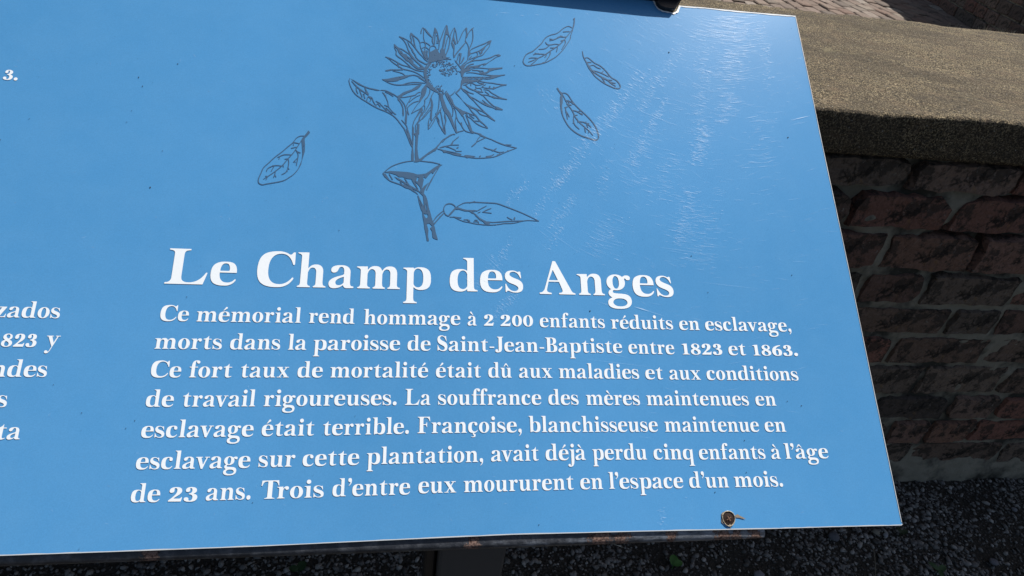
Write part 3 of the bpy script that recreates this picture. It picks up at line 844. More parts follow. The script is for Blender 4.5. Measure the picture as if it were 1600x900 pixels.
# ---------------------------------------------------------------- ground
WALL_Y = 0.912; COP_F = 0.900; COP_B = 1.710; COP_T = 0.960; COP_U = 0.884; WX0, WX1 = -1.7, 3.1
def ground():
    xs = np.concatenate([[-60, -20, -6], np.arange(-2.4, 3.4, .03), [6, 12, 20, 60]])
    ys = np.concatenate([[-60, -20, -6, -2], np.arange(-.6, .93, .03), [1.0, 1.5]])
    V = [(x, y, (-.006 + .006 * fbm(x*6, y*6)) if abs(x) < 4 and y > -1 else -.006) for y in ys for x in xs]
    n = len(xs); Fc = [(j*n+i, j*n+i+1, (j+1)*n+i+1, (j+1)*n+i) for j in range(len(ys)-1) for i in range(n-1)]
    tag(mk('gravel_ground', V, Fc, M_SOIL, smooth=True), kind='structure')
    # beyond the wall: one sheet of packed earth under and around the paving, out to the horizon
    V, Fc = box(-200, 200, 1.2, 300, -.40, -.05)
    tag(mk('far_ground', V, Fc, M_SOIL), kind='structure')
ground()

def gravel():
    rng = np.random.default_rng(3)
    ico = [(0,0,1),(.894,0,.447),(.276,.851,.447),(-.724,.526,.447),(-.724,-.526,.447),(.276,-.851,.447),
           (.724,.526,-.447),(-.276,.851,-.447),(-.894,0,-.447),(-.276,-.851,-.447),(.724,-.526,-.447),(0,0,-1)]
    fi = [(0,1,2),(0,2,3),(0,3,4),(0,4,5),(0,5,1),(1,6,2),(2,7,3),(3,8,4),(4,9,5),(5,10,1),(6,7,2),(7,8,3),(8,9,4),(9,10,5),(10,6,1),(11,7,6),(11,8,7),(11,9,8),(11,10,9),(11,6,10)]
    ico = np.array(ico); fi = np.array(fi)
    N = 46000
    x = rng.uniform(-1.4, 2.3, N); y = rng.uniform(.33, .925, N)
    x = np.concatenate([x, rng.uniform(-2.2, 3.0, 26000)]); y = np.concatenate([y, rng.uniform(-.45, .925, 26000)]); N = len(x)      # thinner beyond the part in view
    dens = np.array([fbm(a*3.2, b*3.2, 4.0, 3) for a, b in zip(x, y)])
    keep = rng.random(N) < np.clip(.62 + 1.1 * dens, .12, 1.0); x = x[keep]; y = y[keep]; N = len(x)
    s = np.exp(rng.normal(math.log(.0030), .42, N)); s = np.clip(s, .0014, .0070)
    V = ico[None] * (1 + rng.uniform(-.28, .28, (N, 12, 1)))
    V = V * np.stack([s * rng.uniform(.8, 1.6, N), s * rng.uniform(.7, 1.1, N), s * rng.uniform(.35, .75, N)], 1)[:, None]
    a = rng.uniform(0, 6.28, N); ca, sa = np.cos(a)[:, None], np.sin(a)[:, None]
    X = V[..., 0]*ca - V[..., 1]*sa; Y = V[..., 0]*sa + V[..., 1]*ca
    tl = rng.normal(0, .3, (N, 1)); Z = V[..., 2] + X * tl
    z0 = np.array([-.006 + .006 * fbm(p*6, q*6) for p, q in zip(x, y)])[:, None] + s[:, None] * .25
    P = np.stack([X + x[:, None], Y + y[:, None], Z + z0], -1).reshape(-1, 3)
    Fi = (fi[None] + 12 * np.arange(N)[:, None, None]).reshape(-1, 3)
    me = bpy.data.meshes.new('gravel'); me.vertices.add(len(P)); me.vertices.foreach_set('co', P.ravel())
    me.loops.add(Fi.size); me.loops.foreach_set('vertex_index', Fi.ravel().astype(np.int32))
    me.polygons.add(len(Fi)); me.polygons.foreach_set('loop_start', np.arange(0, Fi.size, 3, dtype=np.int32))
    me.update(calc_edges=True); me.validate()
    at = me.attributes.new('shade', 'FLOAT', 'POINT'); at.data.foreach_set('value', np.repeat(rng.beta(1.5, 2.2, N), 12).astype(np.float32))
    me.materials.append(M_STONE)
    o = link(bpy.data.objects.new('gravel', me)); tag(o, 'fine grey gravel strewn over dark soil below the sign', 'gravel', kind='stuff')
gravel()

# ---------------------------------------------------------------- low brick wall with its coping
def irregular_block(cx, cz, L, h, y_front, seed, ny=.05, amp=.0045, nx=19, nz=8):
    rng = random.Random(seed); V = []; Fc = []
    ch = [rng.uniform(0, .020) * (rng.random() < .30) for _ in range(4)]; tilt = rng.uniform(-.003, .003)
    def pt(u, w, d):
        x = u * L / 2; z = w * h / 2
        k = (0 if u < 0 else 1) + (0 if w < 0 else 2)
        m = max(abs(u) ** 6, abs(w) ** 6)
        cut = ch[k] * max(0, abs(u) * L/2 - (L/2 - .03)) / .03 * max(0, abs(w) - .3)
        x -= math.copysign(cut, u); z -= math.copysign(cut * .7, w)
        sx = fbm(cx*9 + x*42, cz*9 + z*42, seed) * amp * (.4 + m); sz = fbm(cx*9 + x*36, cz*9 + z*50, seed + 9.3) * amp * (.4 + m)
        dd = d + fbm(cx + x*26, cz + z*30, seed*1.7) * .0035 + tilt * u
        return (cx + x + sx, y_front + dd, cz + z + sz)
    us = [-1, -.978] + list(np.linspace(-.94, .94, nx - 4)) + [.978, 1]; ws = [-1, -.93] + list(np.linspace(-.78, .78, nz - 4)) + [.93, 1]
    for w in ws:
        for u in us:
            e = 1 if (abs(u) == 1 or abs(w) == 1) else 0
            V.append(pt(u, w, .011 * e))
    n = len(us); m_ = len(ws)
    for j in range(m_ - 1):
        for i in range(n - 1): Fc.append((j*n+i, j*n+i+1, (j+1)*n+i+1, (j+1)*n+i))
    ring = [i for i in range(n)] + [j*n + n-1 for j in range(1, m_)] + [(m_-1)*n + i for i in range(n-2, -1, -1)] + [j*n for j in range(m_-2, 0, -1)]
    b0 = len(V)
    for r in ring: V.append((V[r][0], y_front + ny, V[r][2]))
    k = len(ring)
    for i in range(k): Fc.append((ring[(i+1) % k], ring[i], b0 + i, b0 + (i+1) % k))
    return V, Fc

def low_wall():
    W = thing('brick_wall', 'low old brick wall with pale lime joints and a broad concrete coping behind the sign', 'wall', (.7, WALL_Y + .2, 0))
    # joint positions in picture pixels (taken at the middle of each course), top course first
    J = [(276, [1238, 1431, 1598]), (333, [1335, 1492, 1665]), (400, [1238, 1380, 1528, 1690]), (458, [1345, 1445, 1592, 1720]), (505, [1300, 1484, 1562, 1700]),
         (548, [1250, 1393, 1546, 1680]), (597, [1300, 1437, 1570, 1700]), (641, [1360, 1480, 1556, 1690]), (676, [1389, 1450, 1520, 1655]), (712, [1300, 1421, 1560, 1700])]
    S = .0838; rnd = random.Random(5)
    for c, (py, js) in enumerate(J):
        zc = at_y(1450, py, WALL_Y)[2]
        z_above = at_y(1450, (J[c-1][0] + py) / 2, WALL_Y)[2] if c else COP_U - .002
        z_below = at_y(1450, (J[c+1][0] + py) / 2, WALL_Y)[2] if c < len(J)-1 else zc - S*.5
        h = (z_above - z_below) - (.013 if c != 7 else .017); zc = (z_above + z_below) / 2
        xs = [at_y(j, py, WALL_Y)[0] for j in js]
        while xs[0] > WX0 + .1: xs.insert(0, xs[0] - rnd.choice([.205, .215, .225, .11]))
        while xs[-1] < WX1 - .2: xs.append(xs[-1] + rnd.choice([.205, .215, .225, .11]))
        for k in range(len(xs) - 1):
            L = xs[k+1] - xs[k] - .014
            V, Fc = irregular_block((xs[k] + xs[k+1]) / 2, zc, L, h, WALL_Y + rnd.uniform(-.003, .006), c * 31 + k * 1.37, .06)
            mk('brick', V, Fc, M_BRICK, W, smooth=False, origin=((xs[k] + xs[k+1]) / 2, WALL_Y + .03, zc))
    # mortar bed between and partly over the bricks
    xs = np.arange(WX0, WX1, .0075); zs = np.arange(-.02, COP_U + .004, .0075); V = []
    for z in zs:
        for x in xs:
            d = .0050 * fbm(x*9, z*16, 2.0) + .0030 * fbm(x*45, z*45, 7.0)
            low = max(0, .085 - z) * .20                                    # a smeared footing at the ground
            deep = .026 * max(0, min(1, (z - .60) / .12)) * max(0, min(1, .75 + 1.6 * fbm(x*5, z*7, 11.0, 3)))
            V.append((x, WALL_Y + .0085 + d - low + deep, z))
    n = len(xs); Fc = [(j*n+i, j*n+i+1, (j+1)*n+i+1, (j+1)*n+i) for j in range(len(zs)-1) for i in range(n-1)]
    b0 = len(V); V += [(WX0, WALL_Y + .02, -.02), (WX1, WALL_Y + .02, -.02), (WX1, COP_B - .03, -.02), (WX0, COP_B - .03, -.02), (WX0, WALL_Y + .02, COP_U), (WX1, WALL_Y + .02, COP_U), (WX1, COP_B - .03, COP_U), (WX0, COP_B - .03, COP_U)]
    Fc += [tuple(b0 + q for q in f) for f in [(4,5,6,7),(1,2,6,5),(2,3,7,6),(3,0,4,7)]]
    mk('mortar', V, Fc, M_MORTAR, W, smooth=True)
    # coping slab: rough cast top, ragged arrises
    xs = np.concatenate([np.arange(WX0 - .05, .42, .03), np.arange(.42, 1.45, .0055), np.arange(1.45, WX1 + .1, .03)])
    prof = [(COP_F + .014, COP_U), (COP_F + .003, COP_U + .001), (COP_F, COP_U + .006), (COP_F - .002, COP_U + .02), (COP_F - .001, COP_U + .045), (COP_F, COP_T - .012), (COP_F + .001, COP_T - .005), (COP_F + .004, COP_T - .001)]
    prof += [(y, COP_T) for y in np.concatenate([np.arange(COP_F + .009, COP_F + .06, .0055), np.arange(COP_F + .065, COP_B - .02, .011)])]
    prof += [(COP_B - .006, COP_T - .001), (COP_B, COP_T - .006), (COP_B + .002, COP_T - .03), (COP_B, COP_U), (COP_F + .02, COP_U)]
    V = []
    for (y, z) in prof:
        edge = 1.6 if (y < COP_F + .006 and z > COP_T - .02) or (y > COP_B - .01) else 1.0
        for x in xs:
            e = .0013 * fbm(x*70, y*70, z*70, 3) * edge + .003 * fbm(x*7, y*7, 3.1, 3)
            ey = .0015 * fbm(x*60, y*20, z*60 + 5, 3) * edge if z < COP_T or y < COP_F + .01 or y > COP_B - .01 else 0
            chip = max(0, fbm(x*26, z*3 + y*3, 8.8, 2) - .55) * .02 if edge > 1 and z > COP_T - .015 and y < COP_F + .01 else 0
            V.append((x, y + ey + chip, z + (e if z > COP_U + .002 else 0) - chip * .6))
    n = len(xs); m_ = len(prof); Fc = [(j*n+i+1, j*n+i, ((j+1) % m_)*n+i, ((j+1) % m_)*n+i+1) for j in range(m_) for i in range(n-1)]
    Fc = [tuple(reversed(f)) for f in Fc]
    Fc += [tuple(j*n for j in range(m_)), tuple(j*n + n - 1 for j in reversed(range(m_)))]
    mk('coping_slab', V, Fc, M_COPING, W, smooth=True)
    return W
low_wall()

# ---------------------------------------------------------------- paving and the tall wall beyond
def brick_variant(seed, lx, ly, lz, b=.006):
    rng = random.Random(seed); hx, hy, hz = lx/2, ly/2, lz/2; V = []; Fc = []
    j = lambda a: a * rng.uniform(-1, 1)
    rows = [(1, -hz), (1, hz - b), (1 - b*2.2/min(lx, ly), hz)]
    for k, z in rows:
        for (sx, sy) in ((-1,-1),(0,-1),(1,-1),(1,0),(1,1),(0,1),(-1,1),(-1,0)):
            kk = k if (sx and sy) else (1 - (1-k)*1.0)
            V.append((sx*hx*kk*(1-(.03 if sx and sy else 0)) + j(.003), sy*hy*kk*(1-(.05 if sx and sy else 0)) + j(.003), z + (j(.002) if z > 0 else 0)))
    for r in range(2):
        for i in range(8): a = r*8+i; c = r*8+(i+1) % 8; Fc.append((a, c, c+8, a+8))
    V.append((0, 0, hz + .001)); 
    for i in range(8): Fc.append((16+i, 16+(i+1) % 8, 24))
    return V, Fc

def project(p):
    d = WM.T @ (np.array(p) - np.array([0, 0, CAM_H])); return 800 + F_PX*d[0]/d[2], 450 + F_PX*d[1]/d[2], d[2]

def paving():
    V, Fc = box(-9, 16, 2.2, 22, -.05, -.010)
    bed = mk('brick_paving', V, Fc, M_MORTAR); tag(bed, kind='structure')
    var = []
    for s in range(5):
        v, f = brick_variant(s, .300, .145, .06, .009); me = bpy.data.meshes.new('paving_brick'); me.from_pydata(v, [], f); me.materials.append(M_PAVE); var.append((me, v, f))
    A = math.radians(-97); ca, sa = math.cos(A), math.sin(A); rng = random.Random(11)
    near = []; rest = []
    for i in range(-50, 50):
        for j in range(-95, 95):
            a = (i + .5 * (j % 2)) * .315; b = j * .158
            x = 5.2 + a*ca - b*sa + rng.uniform(-.008, .008); y = 8.2 + a*sa + b*ca + rng.uniform(-.004, .004)
            if not (-2 < x < 12 and 5.2 < y < 15): continue
            z = -.022 + rng.uniform(-.008, .008); rot = A + rng.uniform(-.03, .03)
            u, v, d = project((x, y, z))
            edge_v = project((WM[0] @ np.linalg.inv(WM) @ np.array([0, 0, 0]), 1, 1))[1] if False else 0
            # the brick can be seen when its line of sight clears the back arris of the coping
            t = COP_B / y; zc = CAM_H + (z - CAM_H) * t
            seen = -14 < v < 80 and 1040 < u < 1615 and zc > COP_T - .012
            (near if seen else rest).append((x, y, z, rot, rng.randrange(5)))
    near.sort(key=lambda q: q[0]**2 + q[1]**2); rest += near[295:]; near = near[:295]
    for x, y, z, r, k in near:
        o = link(bpy.data.objects.new('paving_brick', var[k][0])); o.parent = bed; o.location = (x, y, z); o.rotation_euler = (rng.uniform(-.02, .02), rng.uniform(-.02, .02), r)
    VV = []; FF = []
    for x, y, z, r, k in rest:
        c, s = math.cos(r), math.sin(r); b0 = len(VV)
        VV += [(x + p[0]*c - p[1]*s, y + p[0]*s + p[1]*c, z + p[2]) for p in var[k][1]]; FF += [tuple(b0 + q for q in f) for f in var[k][2]]
    o = mk('paving_brick', VV, FF, M_PAVE, bed); tag(o, kind='stuff')
    print('paving near', len(near), 'rest', len(rest))
paving()

def tall_wall():
    p0 = np.array([6.78, 7.54]); p1 = np.array([7.45, 9.23]); d = (p1 - p0) / np.linalg.norm(p1 - p0); nrm = np.array([-d[1], d[0]])   # nrm points left, to the paving
    H = 2.15; a0, a1 = -2.4, 9.0
    W = thing('tall_brick_wall', 'tall shaded brick wall running away beyond the paving at the right', 'wall', (p0[0], p0[1], 0))
    def P(a, o_, z): q = p0 + d*a - nrm*o_; return (q[0], q[1], z)
    V = [P(a0, .012, -.02), P(a1, .012, -.02), P(a1, .35, -.02), P(a0, .35, -.02), P(a0, .012, H), P(a1, .012, H), P(a1, .35, H), P(a0, .35, H)]
    mk('mortar', V, [(0,1,5,4),(4,5,6,7),(1,2,6,5),(2,3,7,6),(3,0,4,7)], M_MORTAR, W)
    ang = math.atan2(d[1], d[0]); rng = random.Random(4); var = []
    for s in range(5):
        v, f = brick_variant(s + 20, .345, .125, .05, .006); v = [(p[0], -p[2], p[1]) for p in v]      # face turned outwards (local -y)
        f = [tuple(q) for q in f]; me = bpy.data.meshes.new('brick'); me.from_pydata(v, [], f); me.materials.append(M_BRICK2); var.append((me, v, f))
    near = []; rest = []
    for r in range(int(H / .14)):
        for k in range(int((a1 - a0) / .365)):
            a = a0 + (k + .5 + .5*(r % 2)) * .365; z = .065 + r * .14; q = P(a, .014 + rng.uniform(-.008, .010), z)
            u, v, dd = project(q); t = COP_B / q[1]; zc = CAM_H + (q[2] - CAM_H)*t
            (near if (-25 < v < 90 and 1380 < u < 1680 and zc > COP_T - .03) else rest).append((q, rng.randrange(5)))
    base = Vector((p0[0], p0[1], 0))
    for q, k in near[:290]:
        o = link(bpy.data.objects.new('brick', var[k][0])); o.parent = W; o.location = Vector(q) - base; o.rotation_euler = (0, 0, ang + math.pi)
        o.rotation_euler = (0, 0, ang + math.pi)
    c, s = math.cos(ang + math.pi), math.sin(ang + math.pi); VV = []; FF = []
    for q, k in rest + near[290:]:
        b0 = len(VV); VV += [(q[0] + p[0]*c - p[1]*s, q[1] + p[0]*s + p[1]*c, q[2] + p[2]) for p in var[k][1]]; FF += [tuple(b0 + e for e in f) for f in var[k][2]]
    o = mk('brick', VV, FF, M_BRICK2, W); tag(o, kind='stuff')
    print('tall wall near', len(near), 'rest', len(rest), 'nrm', nrm)
tall_wall()

# ---------------------------------------------------------------- the sign
SIGN = thing('information_sign', 'tilted blue memorial sign with white French lettering and a sunflower drawing, on a steel frame', 'sign', SIGN_O)
def lift(p, h): return np.asarray(p) + PN * h

def panel():
    left = -1.35
    ed = [(1243, 25), (1264, 124), (1284.5, 224), (1306, 324), (1327, 423), (1347.5, 522), (1368, 621), (1389, 720), (1409, 816), (1410, 819.5), (1408, 821), (1300, 823.5), (1200, 826.5), (1000, 830.5), (800, 835.5), (600, 844.5), (400, 854), (200, 861.5), (0, 868.5)]
    pts = [on_panel(*e) for e in ed]
    b = on_panel(0, 868.5); pts.append(np.array([left, b[1], b[2]]))
    t = on_panel(1243, 25); pts.append(np.array([left, t[1], t[2]]))
    pts += [on_panel(1022, 1), on_panel(1028, 13), on_panel(1036, 17), on_panel(1044, 18.5), on_panel(1052, 20.5), on_panel(1057, 18), on_panel(1061, 9), on_panel(1100, 12), on_panel(1170, 19)]
    n = len(pts); T = .0018
    V = pts + [lift(p, -T) for p in pts]; Fc = [tuple(reversed(range(n))), tuple(range(n, 2*n))] + [(i, (i+1) % n, n + (i+1) % n, n + i) for i in range(n)]
    # orientation: make the big face look along PN
    a, b_, c = V[Fc[0][0]], V[Fc[0][1]], V[Fc[0][2]]
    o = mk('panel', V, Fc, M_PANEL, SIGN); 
    if o.data.polygons[0].normal.dot(Vector(PN)) < 0: o.data.flip_normals()
    # pale raw edge showing as a thin line round the sheet
    def strip(lst, w, h=.0003):
        Vs = []; Fs = []
        for i, p in enumerate(lst):
            q = lst[min(i+1, len(lst)-1)] - lst[max(i-1, 0)]; q = q / np.linalg.norm(q); inn = np.cross(q, PN)
            ww = w * (.75 + .5 * random.random()); Vs += [lift(p - inn*0, h), lift(p + inn * ww, h), lift(p, -T - .0001)]
            if i:
                k = 3*i; Fs += [(k-3, k, k+1, k-2), (k-3, k-1, k+2, k)]
        return Vs, Fs
    side = [pts[i] for i in range(0, 9)]
    fine = [side[i] + (side[i+1]-side[i])*t for i in range(len(side)-1) for t in np.linspace(0, 1, 8)[:-1]] + [side[-1]]
    Vs, Fs = strip(fine, .0007); o1 = mk('edge_trim', Vs, Fs, M_EDGE, o)
    bot = pts[9:20]; fine = [bot[i] + (bot[i+1]-bot[i])*t for i in range(len(bot)-1) for t in np.linspace(0, 1, 12)[:-1]] + [bot[-1]]
    Vs, Fs = strip(fine, .0008); mk('edge_trim', Vs, Fs, M_EDGE, o)
    top = [pts[-3], pts[-2], pts[-1], pts[0]]; fine = [top[i] + (top[i+1]-top[i])*t for i in range(len(top)-1) for t in np.linspace(0, 1, 12)[:-1]] + [top[-1]]
    Vs, Fs = strip(fine, .0016); mk('edge_trim', Vs, Fs, M_EDGE, o)
    notch = pts[-9:-2]; fine = [notch[i] + (notch[i+1]-notch[i])*t for i in range(len(notch)-1) for t in np.linspace(0, 1, 5)[:-1]] + [notch[-1]]
    Vs, Fs = strip(fine, .0020, .0006); mk('chipped_edge', Vs, Fs, M_WHITE, o)
    return o
PANEL = panel()

def layout(word, sx):
    out = []; x = 0
    for i, ch in enumerate(word):
        if ch != ' ': out.append((ch, x)); x += G[ch][0]
        if i < len(word) - 1: x += TRACK + KERN.get(word[i:i+2], 0)
    return out, x
def line_mesh(name, words, xh, level, h=.00035, label=None):
    V = []; Fc = []
    for (w, p, q) in words:
        lay, adv = layout(w, 1); p = np.array(p); q = np.array(q); ex = (q - p) / adv; ey = -PD * xh / 100
        for ch, x0 in lay:
            gv, gf = glyph_mesh(ch, level); b0 = len(V)
            P = p + (gv[:, :1] + x0) * ex + gv[:, 1:] * ey + PN * h
            V.extend(P.tolist()); Fc.extend([[b0 + k for k in f] for f in gf])
    o = mk(name, V, Fc, M_WHITE, PANEL)
    if o.data.polygons[0].normal.dot(Vector(PN)) < 0: o.data.flip_normals()
    return o
XH_T = float(np.linalg.norm(on_panel(590, 450.7) - on_panel(592, 416.4))); XH_B = .0091
line_mesh('title_lettering', [(w, on_panel(a, b), on_panel(c, d)) for w, a, b, c, d in T], XH_T, .56)
sxs = []
for ln in L:
    ws = [(w, on_panel(a, b), on_panel(c, d)) for w, a, b, c, d in ln]
    for w, p, q in ws:
        if len(w) > 5: sxs.append(np.linalg.norm(q - p) / layout(w, 1)[1])
    line_mesh('text_line', ws, XH_B, .60)
SX = float(np.mean(sxs)); print('xh title', XH_T, 'sx', SX*100, 'sxs', np.round(np.array(sxs)*100, 5))
def tail(w, u, v):
    q = on_panel(u, v); return (w, q - PX * SX * layout(w, 1)[1], q)
for ws in ([('3.', 27.4, 126)], [('zados', 93, 497.4)], [('823', 56, 542.2), ('y', 92.4, 541.6)], [('ndes', 72.6, 589)], [('s', 10, 636)], [('ta', 31, 686.4)]):
    line_mesh('text_line', [tail(*w) for w in ws], XH_B, .60)

def drawing(name, groups, extra=None):
    allp = []; items = []
    for (ox, oy, s, txt) in groups:
        for ln in txt.strip().splitlines():
            t = ln.split()
            if len(t) < 3: continue
            P = [tuple(float(q) for q in c.split(',')) for c in t[1:]]
            P = [(ox + x/s, oy + y/s) for x, y in P]; allp += P
            items.append((t[0] if t[0] in 'FE' else float(t[0])/s, P))
    for it in (extra or []): items.append(it)
    A = np.array(allp); x0, y0 = A.min(0) - 3; x1, y1 = A.max(0) + 3; K = 6
    W = int((x1-x0)*K); H = int((y1-y0)*K); g_ = np.zeros((H, W)); 
    def smooth(P):
        if len(P) < 3: return P
        out = []
        for i in range(len(P)-1):
            a = P[max(i-1, 0)]; b = P[i]; c = P[i+1]; d = P[min(i+2, len(P)-1)]
            for t in (0, .25, .5, .75):
                out.append(tuple(.5*((2*b[k]) + (-a[k]+c[k])*t + (2*a[k]-5*b[k]+4*c[k]-d[k])*t*t + (-a[k]+3*b[k]-3*c[k]+d[k])*t**3) for k in (0, 1)))
        return out + [P[-1]]
    rng = random.Random(2)
    for kind, P in items:
        if kind == 'F':
            m = fill_poly(np.zeros((H, W), bool), [((x-x0)*K, (y-y0)*K) for x, y in P]); g_ = np.maximum(g_, m); continue
        if kind == 'E': continue
        S = smooth(P); n = len(S)
        for i in range(n-1):
            (ax, ay), (bx, by) = S[i], S[i+1]; f = (i+.5)/n; taper = .78 + .35*math.sin(math.pi*f)
            w = kind * .5 * K * taper * (1 + .15*(rng.random()-.5)) * .98
            ax, ay, bx, by = (ax-x0)*K, (ay-y0)*K, (bx-x0)*K, (by-y0)*K; r = w + 2
            i0, i1 = max(0, int(min(ax, bx)-r)), min(W, int(max(ax, bx)+r)+1); j0, j1 = max(0, int(min(ay, by)-r)), min(H, int(max(ay, by)+r)+1)
            if i1 <= i0 or j1 <= j0: continue
            X, Y = np.meshgrid(np.arange(i0, i1)+.5, np.arange(j0, j1)+.5); dx, dy = bx-ax, by-ay; L2 = dx*dx+dy*dy+1e-9
            tt = np.clip(((X-ax)*dx+(Y-ay)*dy)/L2, 0, 1); D = np.hypot(X-ax-tt*dx, Y-ay-tt*dy)
            g_[j0:j1, i0:i1] = np.maximum(g_[j0:j1, i0:i1], np.clip(w - D + .5, 0, 1))
    for kind, P in items:
        if kind == 'E': m = fill_poly(np.zeros((H, W), bool), [((x-x0)*K, (y-y0)*K) for x, y in P]); g_[m] = 0
    g2 = g_[:H//2*2, :W//2*2].reshape(H//2, 2, W//2, 2).mean(axis=(1, 3))
    v, f = march(np.pad(g2, 1), .5)
    v = (v - 1 + .5)*2/K + np.array([x0, y0])
    P = [on_panel(a, b) + PN*.0003 for a, b in v]
    o = mk(name, P, f, M_INK, PANEL)
    if o.data.polygons[0].normal.dot(Vector(PN)) < 0: o.data.flip_normals()
def florets():
    rng = random.Random(8); out = []
    def dash(x, y, l, w):
        a = rng.uniform(0, 3.14); out.append((w, [(x-l*math.cos(a)/2, y-l*math.sin(a)/2), (x+l*math.cos(a)/2, y+l*math.sin(a)/2)]))
    for _ in range(62): 
        r = math.sqrt(rng.random()); a = rng.uniform(0, 6.28); dash(698 + 11.5*r*math.cos(a), 109.5 + 9.5*r*math.sin(a), rng.uniform(.8, 2.4), rng.uniform(.8, 1.25))
    for _ in range(135):
        a = math.radians(rng.uniform(85, 345)); r = rng.uniform(.72, .96); dash(693 + 29*r*math.cos(a), 121 + 27*r*math.sin(a), rng.uniform(.7, 2.0), rng.uniform(.75, 1.2))
    for _ in range(14): dash(rng.uniform(680, 705), rng.uniform(134, 144), rng.uniform(.8, 2), 1.3)
    return out
drawing('sunflower_drawing', ART['sunflower_drawing'], florets())
for gq in ART['small_leaf_drawing'][:1] + ART['small_leaf_drawing'][2:]: drawing('leaf_drawing', [gq])
ox, oy, s_, txt = ART['small_leaf_drawing'][1]; rows_ = txt.strip().splitlines(); cut = next(i for i, r in enumerate(rows_) if r.startswith('9 105,440'))
drawing('leaf_drawing', [(ox, oy, s_, '\n'.join(rows_[:cut]))]); drawing('leaf_drawing', [(ox, oy, s_, '\n'.join(rows_[cut:]))])

def scratches_with_glints():
    rng = random.Random(21); HS = (1150, -170)  # scratches with their sun glint painted pale, turned around the glare
    sets = {0: ([], []), 1: ([], [])}
    def sl(x, y, L_, w, ang, k):
        V, Fc = sets[k]; c, s = math.cos(ang), math.sin(ang); b = len(V)
        pts = [(-L_/2, 0), (0, -w/2), (L_/2, 0), (0, w/2)]
        cur = rng.uniform(-.4, .4)
        V += [on_panel(x + p*c - (q + cur*(abs(p)/L_))*s, y + p*s + (q + cur*(abs(p)/L_))*c) + PN*(.0005 + .00002*(b % 7)) for p, q in pts]; Fc.append((b, b+1, b+2, b+3))
    def tang(x, y): return math.atan2(y - HS[1], x - HS[0]) + math.pi/2
    bands = [((1066,68),(1000,170),15,90,.5), ((1006,112),(905,240),20,150,.8), ((1040,158),(985,255),13,90,.8), ((900,250),(862,298),13,70,1), ((857,303),(830,342),8,26,.6),
             ((824,286),(790,316),9,34,.8), ((898,306),(865,352),12,50,.6), ((800,378),(772,416),7,34,.9), ((880,356),(850,390),10,22,.4), ((1100,200),(1088,256),18,80,.8),
             ((1100,70),(1096,200),20,90,.5), ((1158,42),(1140,125),32,150,.7), ((1188,38),(1204,134),12,60,.6), ((1078,300),(1062,378),24,90,.6), ((1140,140),(1128,190),30,60,.5),
             ((806,462),(772,492),9,50,.7), ((1150,25),(1110,60),50,90,.5), ((1010,210),(985,300),30,50,.3), ((960,340),(930,400),40,40,.3), ((1050,240),(1030,310),24,40,.4), ((1190,180),(1190,260),40,30,.3),
             ((1034,798),(1036,818),9,16,.8), ((840,140),(880,170),12,14,.4), ((950,250),(940,300),16,22,.4), ((1110,330),(1090,420),40,50,.35), ((780,400),(740,450),24,24,.3)]
    for (a, b, wd, n, br) in bands:
        for _ in range(int(n*2.2)):
            t = rng.random(); cl = rng.gauss(0, .25)
            x = a[0] + (b[0]-a[0])*t + rng.gauss(0, wd*.38); y = a[1] + (b[1]-a[1])*t + rng.gauss(0, 5)
            sl(x, y, rng.uniform(3, wd*.95)*rng.choice([.5, .8, 1]), rng.uniform(.22, .5), tang(x, y) + rng.gauss(0, .06), 1 if rng.random() < br*.45 else 0)
    for _ in range(700):
        x = rng.gauss(1090, 110); y = abs(rng.gauss(0, 260)) + 12
        if x > 1236 + y*.2 or x < 600: continue
        sl(x, y, rng.uniform(5, 30), rng.uniform(.18, .4), tang(x, y) + rng.gauss(0, .18), 0)
    for _ in range(160):                                     # stray nicks all over
        x = rng.uniform(10, 1330); y = rng.uniform(20, 820)
        if x < 1236 + y*.2 - 30: sl(x, y, rng.uniform(1.5, 8), rng.uniform(.3, .8), rng.uniform(0, 3.1), 0)
    for (x0, y0, x1, y1, w, k) in [(973,163,1067,200,.6,0), (1236,188,1266,181,1.0,1), (1240,195,1262,190,.5,0), (990,479,1016,487,1.5,1), (1010,485,1040,495,.7,0), (905,560,1030,575,.4,0), (930,545,990,562,.4,0), (900,616,1040,636,.5,0),
                                (840,350,905,395,.5,0), (1020,385,1110,398,.5,0), (780,20,797,21,.7,0), (812,24,820,25,.9,0), (835,23,844,24,.7,0), (1085,440,1190,452,.4,0), (930,470,960,480,.5,0), (752,392,800,440,.5,0)]:
        sl((x0+x1)/2, (y0+y1)/2, math.hypot(x1-x0, y1-y0), w, math.atan2(y1-y0, x1-x0), k)
    for k, m in ((0, M_SCR), (1, M_SCR2)):
        o = mk('scratches_with_glints', sets[k][0], sets[k][1], m, PANEL); tag(o, kind='stuff')
        if o.data.polygons[0].normal.dot(Vector(PN)) < 0: o.data.flip_normals()
scratches_with_glints()

